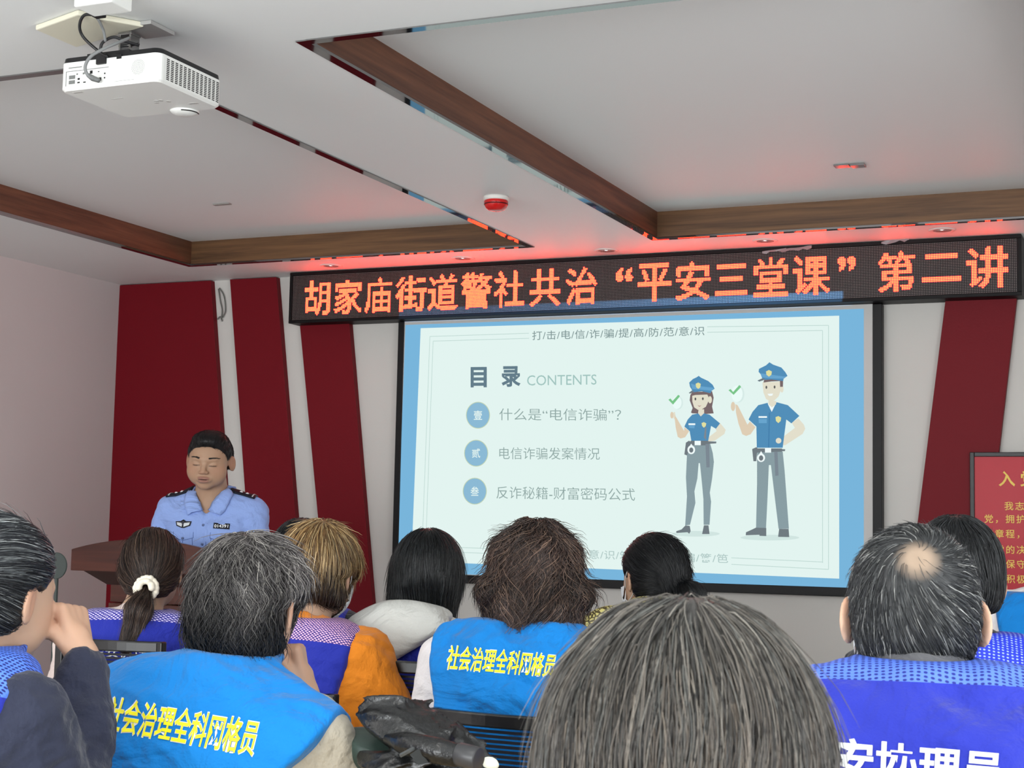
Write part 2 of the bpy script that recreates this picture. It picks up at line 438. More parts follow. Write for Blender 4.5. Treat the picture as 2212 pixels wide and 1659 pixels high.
    def shirt(s, m, name='shirt', wend=0.93, inf=0.007, loose=0.012, amp=0.004, collar=0.0, h=None, cut=True):
        def fn(p):
            d = s.torso(p, inf) + 0
            for i in (0, 1):
                a = s.arm(p, i, loose, wend); d = smin(d, a, 0.03)
            d = d - s.wr(p, amp)
            if collar: d = smin(d, np.maximum(s.neck(p) - 0.010, p[:, 2] - collar), 0.012)
            else: d = smax(d, -(s.neck(p) - 0.004), 0.006)
            d = np.maximum(d, -(p[:, 2] + 0.60))
            return d
        return s.cloth(name, fn, m, h)
    def vest_fn(s, inf=0.018, amp=0.005, wid=None, ztop=0.02, drop=0.0, ring=0.0, ext=0.0, dip=0.020, low=0.14, sr=0.0):
        wid = wid or s.sw + 0.012
        def fn(p):
            d = s.torso(p, inf, 0.07)
            m = np.concatenate([np.abs(p[:, 0:1]), p[:, 1:]], 1)
            d = smin(d, cone(m, (0.08, -0.012, -0.045), (s.sw + 0.01 + ext, -0.012, -0.078 - ext * 0.3), 0.060 + inf * 0.5 + sr * 0.6, 0.050 + inf * 0.5 + sr), 0.04)
            if ring: d = smin(d, smax(s.neck(p) - ring, p[:, 2] - ztop, 0.008), 0.03)
            d = d - s.wr(p, amp, 24)
            side = wid - dip * np.exp(-((p[:, 2] + 0.16) / 0.085) ** 2) + low * np.clip((-p[:, 2] - 0.22) / 0.06, 0, 1)
            d = smax(d, m[:, 0] - side, 0.012)
            d = smax(d, -(s.neck(p) - 0.012), 0.008)
            d = smax(d, p[:, 2] - ztop, 0.01)
            return np.maximum(d, -(p[:, 2] + 0.60))
        return fn
    def vest(s, m, h=None, **kw):
        s.vestfn = s.vest_fn(**kw)
        s.v = s.cloth('vest', s.vestfn, m, h)
        return s.v
    def yoke(s, m, z0, tilt=0.0, parent=None):
        """cut the mesh yoke off the vest along a plane and make it its own part"""
        me = s.v.data
        bm = bmesh.new(); bm.from_mesh(me)
        co = Vector((0, 0, z0)); no = Vector((0, tilt, 1)).normalized()
        bmesh.ops.bisect_plane(bm, geom=bm.verts[:] + bm.edges[:] + bm.faces[:], plane_co=co, plane_no=no, dist=1e-5)
        up = [f for f in bm.faces if (f.calc_center_median() - co).dot(no) > 0]
        b2 = bm.copy()
        bmesh.ops.delete(bm, geom=up, context='FACES')
        dn = [f for f in b2.faces if (f.calc_center_median() - co).dot(no) <= 0]
        bmesh.ops.delete(b2, geom=dn, context='FACES')
        bm.to_mesh(me); bm.free()
        m2 = bpy.data.meshes.new('mesh_yoke'); b2.to_mesh(m2); b2.free(); m2.materials.append(m)
        for mm in (me, m2): mm.polygons.foreach_set('use_smooth', np.ones(len(mm.polygons), dtype=bool))
        y = bpy.data.objects.new('mesh_yoke', m2); COL.objects.link(y); y.parent = s.v
        return y
    def writing(s, txt, quad, depth, m, offset=0.0, shear=0.0, lift=0.0015, name='lettering', target=None, space=1.0, dirv=(0, 1, 0), label=None):
        """lettering printed on the back of a garment; quad = TL, TR, BL, BR corners seen in the photo"""
        v, f, _, _ = text_geo(txt, offset, shear, space)
        me = (target or s.v).data
        bvh = BVHTree.FromPolygons([tuple(a.co) for a in me.vertices], [tuple(q.vertices) for q in me.polygons])
        TL, TR, BL, BR = [s.loc(atD(q[0], q[1], depth)) for q in quad]; E0 = s.loc(EYE)
        bm = bmesh.new(); vs = [bm.verts.new((a[0], a[1], 0)) for a in v]
        for q in f:
            try: bm.faces.new([vs[i] for i in q])
            except ValueError: pass
        asp = np.linalg.norm(TR - TL) / max(np.linalg.norm(TL - BL), 1e-6)
        bmesh.ops.triangulate(bm, faces=bm.faces[:])
        for _ in range(4):
            ed = [e for e in bm.edges if math.hypot((e.verts[0].co.x - e.verts[1].co.x) * asp, e.verts[0].co.y - e.verts[1].co.y) > 0.16]
            if not ed: break
            bmesh.ops.subdivide_edges(bm, edges=ed, cuts=1); bmesh.ops.triangulate(bm, faces=bm.faces[:])
        bad = []
        D = Vector(dirv)
        for w in bm.verts:
            x, y = w.co.x, w.co.y
            a = (TL * (1 - x) + TR * x) * y + (BL * (1 - x) + BR * x) * (1 - y)
            D = Vector(a - E0).normalized()
            hit = bvh.ray_cast(Vector(a) - D * 0.5, D)
            if hit[0] is None: bad.append(w); continue
            w.co = hit[0] - D * lift
        if bad: bmesh.ops.delete(bm, geom=bad, context='VERTS')
        m2 = bpy.data.meshes.new(name); bm.to_mesh(m2); bm.free(); m2.materials.append(m)
        o = bpy.data.objects.new(name, m2); COL.objects.link(o); o.parent = target or s.v
        if label: o['label'] = label
        return o

# ------------------------------------------------------------------ hair
def strands(fn, starts, dirf, n, step, rad, cols, rng, lift=(0.0, 0.004), wave=(0, 0), fly=0.0, tip=0.25, clump=0.5):
    """march strands over the iso surface of fn; returns verts, quads, tones"""
    K = len(starts); p = starts.astype(f32).copy(); path = [p.copy()]
    off = rng.uniform(lift[0], lift[1], K).astype(f32); steps = (step * rng.uniform(0.7, 1.25, K)).astype(f32)
    ph = rng.rand(K) * 6.28; N = Noise(rng.randint(9999)); flyv = (rng.rand(K) ** 6 * fly).astype(f32); jit = rng.randn(K, 3).astype(f32)
    for i in range(n - 1):
        g = grad(fn, p); d = dirf(p, g); d = d - g * (d * g).sum(-1, keepdims=True); d = unit(d)
        if wave[0]:
            sd = np.cross(g, d); wv = wave[0] * np.sin(wave[1] * i * step + 3.0 * N(p, 14) + ph * (1 - clump))
            d = unit(d + sd * wv[:, None])
        sd = np.cross(g, d); d = unit(d + sd * (0.10 * N(p, 40))[:, None] + jit * 0.05)
        p = p + d * steps[:, None]
        t = (i + 1) / (n - 1)
        tgt = off + flyv * t * t * 3
        p = p - g * (np.clip(fn(p) - tgt, -0.01, 0.01) * (1 if t < 0.85 else 0.5))[:, None]
        path.append(p.copy())
    P = np.stack(path, 1)                       # K, n, 3
    T = unit(np.gradient(P, axis=1)); ref = unit(np.stack([np.ones(K), np.zeros(K), np.zeros(K)], 1) + rng.randn(K, 3) * 0.3)[:, None, :]
    A = unit(np.cross(T, ref)); Bn = np.cross(T, A)
    r = rad * rng.uniform(0.7, 1.3, K)[:, None] * (1 - (1 - tip) * (np.linspace(0, 1, n)[None] ** 2)); r[:, 0] *= 0.4
    ring = [P + (A * math.cos(a) + Bn * math.sin(a)) * r[..., None] for a in (0, 2.0944, 4.18879)]
    v = np.stack(ring, 2).reshape(-1, 3)        # K*n*3
    base = (np.arange(K) * n * 3)[:, None, None]; ii = (np.arange(n - 1) * 3)[None, :, None]; jj = np.arange(3)[None, None, :]
    a = base + ii + jj; b = base + ii + (jj + 1) % 3
    q = np.stack([a, b, b + 3, a + 3], -1).reshape(-1, 4)
    return v.astype(f32), q.astype(np.int32), np.repeat(cols, n * 3, axis=0)
def hair(person, fn, lo, hi, region, dirf, count, n, step, rad, cols, weights=None, seed=3, cap=None, name='hair', h=0.005, extra=None, avoid=None, toneN=0.0, basecol=None, rough=0.38, colf=None, **kw):
    """fn in the head frame; the cap and its strands become one part"""
    rng = np.random.RandomState(seed)
    v, q = sdf_mesh(fn, lo, hi, h)
    cols = np.array([lin(c) for c in cols], f32)
    base = np.array(lin(basecol), f32) if basecol else cols[0] * 0.8
    tri = v[q]; nrm = np.cross(tri[:, 1] - tri[:, 0], tri[:, 3] - tri[:, 0]); ar = np.linalg.norm(nrm, axis=1); cen = tri.mean(1)
    w = ar * region(cen); w = w / w.sum()
    k = rng.choice(len(q), count, p=w)
    st = tri[k].mean(1) + rng.randn(count, 3).astype(f32) * h * 0.5
    N = Noise(seed + 9)
    wt = np.array(weights or [1] * len(cols), float); wt /= wt.sum()
    ci = rng.choice(len(cols), count, p=wt)
    sc = cols[ci] * (1 + 0.22 * rng.randn(count))[:, None].clip(0.5, 1.7)
    if colf is not None: sc = colf(st, sc, rng)
    if toneN: sc = sc * (1 + toneN * N(st, 30))[:, None].clip(0.4, 1.9)
    sv, sq, stn = strands(fn, st, dirf, n, step, rad, sc, rng, **kw)
    if avoid:
        A_, B_ = avoid; mm = np.concatenate([np.abs(sv[:, 0:1]), sv[:, 1:]], 1)
        bad = ((((mm - np.array(A_, f32)) / np.array(B_, f32)) ** 2).sum(1) < 1).reshape(count, -1).any(1)
        keep = ~bad; nk = int(keep.sum()); per = n * 3
        sv = sv.reshape(count, per, 3)[keep].reshape(-1, 3); stn = stn.reshape(count, per, 3)[keep].reshape(-1, 3)
        sq = sq.reshape(count, -1, 4)[:1] + (np.arange(nk) * per)[:, None, None]; sq = sq.reshape(-1, 4)
    V_ = [v, sv]; Q = [q, sq + len(v)]; bt = np.tile(base, (len(v), 1)); bt = colf(v, bt, rng) if colf is not None else bt
    T = [bt, stn]
    if extra:
        for (ev, eq, et) in extra: Q.append(eq + sum(len(a) for a in V_)); V_.append(ev); T.append(et)
    v = np.concatenate(V_); q = np.concatenate(Q); t = np.concatenate(T).clip(0, 1)
    v = v @ person.Rh.T + person.hc
    return mesh_obj(name, v, q, attr_mat('hair_%d' % int(rough * 100), rough, 0.45), person.o, smooth=True, tone=t)
# ------------------------------------------------------------------ the room
def struct(o, name=None):
    o['kind'] = 'structure'; return o
plaster = mat('plaster', (212, 204, 203), 0.85, 0.2, bump=(60, 0.03, 3))
plaster_front = mat('plaster_front', (214, 212, 207), 0.85, 0.2, bump=(60, 0.03, 3))
ceil_m = mat('ceiling_paint', (236, 238, 237), 0.55, 0.35, bump=(30, 0.015, 2))
struct(B().box(XL - 0.15, XL, YB, YW + 0.15, 0, ZC + 0.3).build('wall_left', plaster))
struct(B().box(XR, XR + 0.15, YB, YW + 0.15, 0, ZC + 0.3).build('wall_right', plaster))
struct(B().box(XL, XR, YW, YW + 0.15, 0, ZC + 0.3).build('wall_front', plaster_front))
struct(B().box(XL, XR, YB - 0.15, YB, 0, ZC + 0.3).build('wall_back', plaster))
fl = mat('floor_tiles', (150, 146, 140), 0.25, 0.5)
nt = fl.node_tree; br = nt.nodes.new('ShaderNodeTexBrick'); tc = nt.nodes.new('ShaderNodeTexCoord')
br.offset = 0.0; br.inputs['Scale'].default_value = 1.0; br.inputs['Brick Width'].default_value = 0.8; br.inputs['Row Height'].default_value = 0.8; br.inputs['Mortar Size'].default_value = 0.003
br.inputs['Color1'].default_value = L4((206, 205, 202)); br.inputs['Color2'].default_value = L4((198, 197, 194)); br.inputs['Mortar'].default_value = L4((90, 88, 84))
nt.links.new(tc.outputs['Object'], br.inputs['Vector']); nt.links.new(br.outputs['Color'], nt.nodes['Principled BSDF'].inputs['Base Color'])
struct(B().box(XL, XR, YB, YW, -0.1, 0).build('floor', fl))
# ceiling with its two coffers
CH = 0.125; Y0, Y1 = 3.76, 6.961
COF = [(-4.914, -2.922), (-2.322, -0.33)]
b = B()
for x0, x1 in ((XL, COF[0][0]), (COF[0][1], COF[1][0]), (COF[1][1], XR)): b.box(x0, x1, YB, YW, ZC, ZC + CH)
for x0, x1 in COF:
    b.box(x0, x1, YB, Y0, ZC, ZC + CH); b.box(x0, x1, Y1, YW, ZC, ZC + CH)
b.box(XL, XR, YB, YW, ZC + CH, ZC + CH + 0.1)
struct(b.build('ceiling', ceil_m))
wy = wood_mat('coffer_wood_side', (118, 76, 54), (76, 46, 34), 1, rough=0.45)
wx = wood_mat('coffer_wood_front', (120, 86, 56), (76, 52, 34), 0, rough=0.45)
gloss = mat('black_mirror_trim', (16, 15, 17), 0.04, 1.0, metal=0.0)
gloss.node_tree.nodes['Principled BSDF'].inputs['IOR'].default_value = 2.4
k = 1; TW = 0.032
for x0, x1 in COF:
    for bb, mm in ((B().box(x0 + TW - 0.012, x0 + TW, Y0 + TW, Y1 - TW, ZC + 0.006, ZC + CH), wy), (B().box(x1 - TW, x1 - TW + 0.012, Y0 + TW, Y1 - TW, ZC + 0.006, ZC + CH), wy),
                   (B().box(x0 + TW, x1 - TW, Y1 - TW, Y1 - TW + 0.012, ZC + 0.006, ZC + CH), wx), (B().box(x0 + TW, x1 - TW, Y0 + TW - 0.012, Y0 + TW, ZC + 0.006, ZC + CH), wx)):
        struct(bb.build('trim_%d' % k, mm)); k += 1
    f = B()
    f.box(x0 - 0.002, x0 + TW, Y0, Y1, ZC - 0.004, ZC + 0.005); f.box(x1 - TW, x1 + 0.002, Y0, Y1, ZC - 0.004, ZC + 0.005)
    f.box(x0 + TW, x1 - TW, Y1 - TW, Y1 + 0.002, ZC - 0.004, ZC + 0.005); f.box(x0 + TW, x1 - TW, Y0 - 0.002, Y0 + TW, ZC - 0.004, ZC + 0.005)
    struct(f.build('trim_%d' % k, gloss)); k += 1

# red slanting wall panels on the front wall
red = mat('red_panel', (112, 6, 22), 0.55, 0.2, bump=(90, 0.05, 2))
def P2(px, py, Y=YW): a = atY(px, py, Y); return a[0], a[2]
def panel(label, lt, lb, rt, rb, ztop):
    def line(a, b):
        (x0, z0), (x1, z1) = P2(*a), P2(*b); return lambda z: x0 + (x1 - x0) * (z - z0) / (z1 - z0)
    L_, R_ = line(lt, lb), line(rt, rb)
    T = 0.04
    o = B().prism([(L_(0), YW, 0), (R_(0), YW, 0), (R_(ztop), YW, ztop), (L_(ztop), YW, ztop)], (0, -T, 0)).build('wall_panel', red, bevel=0.002)
    tag(o, label, 'wall panel', 'slanting red panels on the front wall'); return o
zt = ZC - 0.004
panel('broad dark red wall panel in the left corner behind the officer', (268, 617), (240, 1165), (464, 610), (497, 1100), zt)
panel('dark red slanting wall panel second from the left corner', (505, 605), (537, 1054), (605, 602), (650, 1160), zt)
panel('dark red slanting wall panel between white strip and projection screen', (655, 697), (694, 1110), (762, 697), (812, 1300), ZC - 0.03)
panel('dark red slanting wall panel behind the framed red poster', (2045, 650), (1985, 1130), (2199, 640), (2160, 975), ZC - 0.03)

# thin loop of cable on the wall
b = B()
for pts in ([(474, 622), (484, 640), (487, 670), (481, 686)], [(472, 624), (476, 650), (480, 670), (478, 688)], [(470, 690), (476, 684), (480, 694)]):
    b.tube(catmull([atY(x, y, YW - 0.012) for x, y in pts], 5), 0.0035, 6)
tag(b.build('cable_loop', mat('grey_cable', (110, 112, 108), 0.5), smooth=True), 'thin grey loop of cable hanging on the wall between two red panels', 'cable')

# ------------------------------------------------------------------ LED banner
YS = 7.30
def S(px, py): return atY(px, py, YS)
x0, x1 = S(628, 592)[0], S(2207, 560)[0]; zb = S(626, 699)[2]; zt_ = zb + 0.276
sign = empty('led_banner', ((x0 + x1) / 2, YS, zb))
tag(sign, 'long black LED banner with glowing orange red Chinese writing', 'LED sign')
off = -np.array(sign.location)
def rel(o): o.location = tuple(np.array(o.location) + off); return o
case = mat('sign_case', (10, 9, 11), 0.5, 0.2)
fr = 0.017; b = B()
b.box(x0, x1, YS + 0.004, YW - 0.002, zb, zt_)
o = b.build('housing', case, sign, bevel=0.002); rel(o)
b = B()
b.box(x0, x1, YS - 0.008, YS + 0.006, zt_ - fr, zt_).box(x0, x1, YS - 0.008, YS + 0.006, zb, zb + fr).box(x0, x0 + fr, YS - 0.008, YS + 0.006, zb + fr, zt_ - fr).box(x1 - fr, x1, YS - 0.008, YS + 0.006, zb + fr, zt_ - fr)
o = b.build('frame', case, sign, bevel=0.002); rel(o)
NR = 32; PT = (zt_ - zb - 2 * fr) / NR; gx0 = x0 + fr; gz0 = zb + fr; NC = int((x1 - x0 - 2 * fr) / PT)
# which LEDs are lit: sample the writing on the grid of dots
lit = np.zeros((NC, NR), bool)
def stamp(ch, pxl, pxr, zlo, zhi, off_=0.0):
    v, f, _, _ = text_geo(ch, off_)
    c0 = (S(pxl, 620)[0] - gx0) / PT; c1 = (S(pxr, 620)[0] - gx0) / PT
    V2 = v * np.array([c1 - c0, zhi - zlo]) + np.array([c0, zlo])
    for q in f:
        P = V2[q]
        for t in range(1, len(q) - 1):
            a, b_, c = P[0], P[t], P[t + 1]
            lo = np.floor(np.minimum(np.minimum(a, b_), c)).astype(int) - 1; hi = np.ceil(np.maximum(np.maximum(a, b_), c)).astype(int) + 1
            for i in range(max(lo[0], 0), min(hi[0], NC)):
                for j in range(max(lo[1], 0), min(hi[1], NR)):
                    for dx, dy in ((0.5, 0.5), (0.3, 0.5), (0.7, 0.5), (0.5, 0.3), (0.5, 0.7)):
                        x, y = i + dx, j + dy
                        s1 = (b_[0] - a[0]) * (y - a[1]) - (b_[1] - a[1]) * (x - a[0]); s2 = (c[0] - b_[0]) * (y - b_[1]) - (c[1] - b_[1]) * (x - b_[0]); s3 = (a[0] - c[0]) * (y - c[1]) - (a[1] - c[1]) * (x - c[0])
                        if (s1 >= 0 and s2 >= 0 and s3 >= 0) or (s1 <= 0 and s2 <= 0 and s3 <= 0): lit[i, j] = True; break
for ch, cxp, w in (('胡', 686, 54), ('家', 753, 60), ('庙', 818, 58), ('街', 888, 66), ('道', 957, 64), ('警', 1029, 66), ('社', 1100, 64), ('共', 1178, 66), ('治', 1256, 68),
                   ('平', 1413, 72), ('安', 1497, 74), ('三', 1579, 68), ('堂', 1665, 72), ('课', 1752, 80), ('第', 1936, 80), ('二', 2033, 84), ('讲', 2133, 92)):
    if ch == '三': stamp(ch, cxp - w / 2, cxp + w / 2, 5, 25, 0.018)
    elif ch == '二': stamp(ch, cxp - w / 2, cxp + w / 2, 8, 25, 0.02)
    else: stamp(ch, cxp - w / 2, cxp + w / 2, 3, 27.5, 0.010)
stamp('“', 1331, 1366, 17, 26, 0.02); stamp('”', 1811, 1848, 17, 26, 0.02)
def quads(cells, half, y, jit=None):
    c = np.array(cells, float); n = len(c); X = gx0 + (c[:, 0] + 0.5) * PT; Z = gz0 + (c[:, 1] + 0.5) * PT
    k8 = 6; vs = []
    for a in range(k8):
        an = a * 2 * math.pi / k8 + math.pi / 6
        vs.append(np.stack([X + half * math.cos(an), np.full(n, y), Z + half * math.sin(an)], 1))
    v = np.stack(vs, 1).reshape(-1, 3); q = (np.arange(n) * k8)[:, None] + np.arange(k8)[None]
    return v, q
face = mat('sign_face', (16, 11, 14), 0.5, 0.3)
o = B().box(gx0, x1 - fr, YS, YS + 0.004, gz0, zt_ - fr).build('dot_matrix_face', face, sign); rel(o)
cells_on = [tuple(c) for c in np.argwhere(lit)]; cells_off = [tuple(c) for c in np.argwhere(~lit)]
v, q = quads(cells_off, PT * 0.23, YS - 0.0006); v[:, 0] += 0
o = mesh_obj('unlit_diodes', v, q, mat('diode', (168, 154, 150), 0.35, 0.5), sign); o['kind'] = 'stuff'; rel(o)
v, q = quads(cells_on, PT * 0.56, YS - 0.0008)
o = mesh_obj('lit_diodes', v, q, emis('led_red', (1.0, 0.002, 0.012), 19.0), sign); o['kind'] = 'stuff'; rel(o)
v, q = quads(cells_on, PT * 0.33, YS - 0.0014)
c1_ = mesh_obj('diode_cores', v, q, emis('led_core', (1.0, 0.36, 0.03), 4.2), o); c1_['kind'] = 'stuff'
for (xa, xb, ya, yb) in ((1648, 1700, 545, 538), (1698, 1755, 540, 532), (1905, 1965, 524, 514)):
    a, c = S(xa, ya), S(xb, yb); n = 7; vs = []; rr = random.Random(xa)
    for i in range(n):
        t = i / (n - 1); base = a * (1 - t) + c * t; hh = 0.006 + 0.012 * rr.random()
        vs += [base + np.array((0, -0.012 - 0.006 * rr.random(), -hh)), base + np.array((0, -0.014, 0.004 * rr.random()))]
    o = B().add(vs, [[2 * i, 2 * i + 2, 2 * i + 3, 2 * i + 1] for i in range(n - 1)]).build('film_scrap', mat('film', (190, 190, 195), 0.15, 0.8, trans=0.5), sign); rel(o)
    o.modifiers.new('t', 'SOLIDIFY').thickness = 0.0006

# ------------------------------------------------------------------ projection screen
YP = 7.375
def Q(px, py, dy=0.0):
    a = atY(px, py, YP); return np.array((a[0], YP - dy, a[2]))
sx0, sx1 = Q(861, 700)[0], Q(1905, 700)[0]; sz0 = Q(1000, 1260)[2]; sz1 = zb - 0.002
ix0, ix1 = Q(874, 700)[0], Q(1885, 700)[0]; iz0 = Q(1000, 1242)[2]
screen = empty('projection_screen', ((sx0 + sx1) / 2, YP, sz0))
tag(screen, 'large projection screen with black border showing a pale slide', 'projection screen')
offS = -np.array(screen.location)
def relS(o): o.location = tuple(offS); return o
blk = mat('screen_border', (10, 11, 13), 0.5, 0.3)
b = B().box(sx0, ix0, YP - 0.004, YW - 0.002, sz0, sz1).box(ix1, sx1, YP - 0.004, YW - 0.002, sz0, sz1).box(ix0, ix1, YP - 0.004, YW - 0.002, sz0, iz0)
relS(b.build('border', blk, screen, bevel=0.003))
relS(B().box(ix0, ix1, YP, YW - 0.004, iz0, sz1).build('screen_fabric', mat('screen_fabric', (205, 205, 203), 0.8, 0.2), screen))
def slide_mat(rgb, s=1.0):
    nm = 'slide_%02x%02x%02x' % tuple(rgb)
    return emis(nm, lin(rgb), s * 1.06)
def quad_px(name, pts, rgb, layer, parent, label=None):
    v = [Q(x, y, 0.0008 * layer) for x, y in pts]
    me = bpy.data.meshes.new(name); me.from_pydata([tuple(a) for a in v], [], [list(t) for t in tessellate_polygon([[Vector(a) for a in v]])]); me.update(); me.materials.append(slide_mat(rgb))
    o = bpy.data.objects.new(name, me); COL.objects.link(o); o.parent = parent
    if label: o['label'] = label
    return o
slide = quad_px('slide_background', [(876, 702), (1866, 667), (1866, 1273), (857, 1235)], (120, 180, 218), 1, screen)
relS(slide)
page = quad_px('slide_page', [(909, 709), (1813, 682), (1813, 1250), (889, 1212)], (226, 243, 239), 2, slide)
# thin double frame line of the page
def pline(a, b, w, rgb, layer=3, name='rule_line'):
    a, b = Q(*a, 0.0008 * layer), Q(*b, 0.0008 * layer); d = unit(b - a); n = np.array((-d[2], 0, d[0])) * w / 2
    return [a + n, a - n, b - n, b + n]
lines = []
G1 = (186, 212, 206)
for a, b_ in (((929, 727), (1143, 720)), ((1528, 706), (1790, 703)), ((929, 727), (912, 1190)), ((1790, 703), (1790, 1230)), ((912, 1190), (1140, 1199)), ((1580, 1219), (1790, 1230)),
              ((936, 737), (1143, 731)), ((1528, 718), (1777, 714)), ((936, 737), (920, 1180)), ((1777, 714), (1777, 1216)), ((920, 1180), (1140, 1188)), ((1580, 1205), (1777, 1214))):
    lines.append(pline(a, b_, 0.0028, G1))
b = B()
for l in lines: b.add(l, [[0, 1, 2, 3]])
o = mesh_obj('frame_lines', b.v, b.f, slide_mat(G1), slide)
def stext(txt, tl, tr, bl, br, rgb, layer=3, offset=0.0, name='text_line', space=1.0, shear=0.0, parent=None):
    v, f, _, _ = text_geo(txt, offset, shear, space)
    TL, TR, BL, BR = [Q(*p, 0.0008 * layer) for p in (tl, tr, bl, br)]
    vs = [(TL * (1 - x) + TR * x) * y + (BL * (1 - x) + BR * x) * (1 - y) for x, y in v]
    return mesh_obj(name, vs, f, slide_mat(rgb), parent or slide)
def sbox(txt, x0, x1, y0, y1, sl, rgb, **kw):
    return stext(txt, (x0, y0), (x1, y0 + sl * (x1 - x0)), (x0, y1), (x1, y1 + sl * (x1 - x0)), rgb, **kw)
T1 = (128, 150, 150)
sbox('打/击/电/信/诈/骗/提/高/防/范/意/识', 1150, 1522, 715, 735, -0.028, T1, offset=0.004, space=1.06)
sbox('提/高/防/范/意/识/筑/牢/反/诈/骗/篱/笆', 1140, 1573, 1183, 1203, 0.032, (176, 200, 197), offset=0.004, space=1.06)
sbox('目', 1017, 1052, 793, 837, -0.01, (100, 125, 138), offset=0.035)
sbox('录', 1084, 1125, 791, 836, -0.01, (100, 125, 138), offset=0.03)
sbox('CONTENTS', 1139, 1289, 811, 833, -0.014, (160, 195, 190), offset=0.0)
sbox('什么是“电信诈骗”？', 1079, 1342, 882, 908, 0.004, (142, 165, 162), offset=-0.004)
sbox('电信诈骗发案情况', 1079, 1296, 966, 992, 0.006, (142, 165, 162), offset=-0.004)
sbox('反诈秘籍-财富密码公式', 1073, 1372, 1050, 1077, 0.016, (142, 165, 162), offset=-0.004)
for (cx_, cy_, ch) in ((1033, 897, '壹'), (1029, 979, '贰'), (1026, 1061, '叁')):
    p = quad_px('number_disc', [(cx_ + 26 * math.cos(a), cy_ + 29 * math.sin(a)) for a in np.linspace(0, 6.283, 33)[:-1]], (196, 212, 178), 3, slide)
    quad_px('disc_fill', [(cx_ + 24.5 * math.cos(a), cy_ + 27.5 * math.sin(a)) for a in np.linspace(0, 6.283, 33)[:-1]], (139, 185, 212), 3.4, slide)
    sbox(ch, cx_ - 9, cx_ + 9, cy_ - 10, cy_ + 10, 0, (226, 243, 239), layer=4, offset=0.012, name='disc_numeral')
# the two drawn officers: pixel polygons measured on the crop (x/3.6075+1400, y/3.6075+740)
def fig(name, polys):
    b = {}; root = None
    for layer, rgb, pts in polys:
        pts = [(1400 + x / 3.6075, 740 + y / 3.6075) for x, y in pts]
        o = quad_px(name if root is None else 'drawing_detail', pts, rgb, layer, slide)
        if root is None: root = o
def circ(x, y, rx, ry=None, n=18): return [(x + rx * math.cos(a), y + (ry or rx) * math.sin(a)) for a in np.linspace(0, 6.283, n + 1)[:-1]]
def sh(dx, dy, pts): return [(x + dx, y + dy) for x, y in pts]
SK, SK2, BL, BL2, DK, DK2, HR, WH, GN, YL = (226, 222, 203), (222, 205, 180), (82, 142, 184), (104, 164, 205), (137, 157, 163), (112, 122, 128), (120, 104, 106), (240, 250, 250), (122, 196, 138), (224, 222, 160)
shadow = lambda x0, x1, y: circ((x0 + x1) / 2, y, (x1 - x0) / 2, 22, 24)
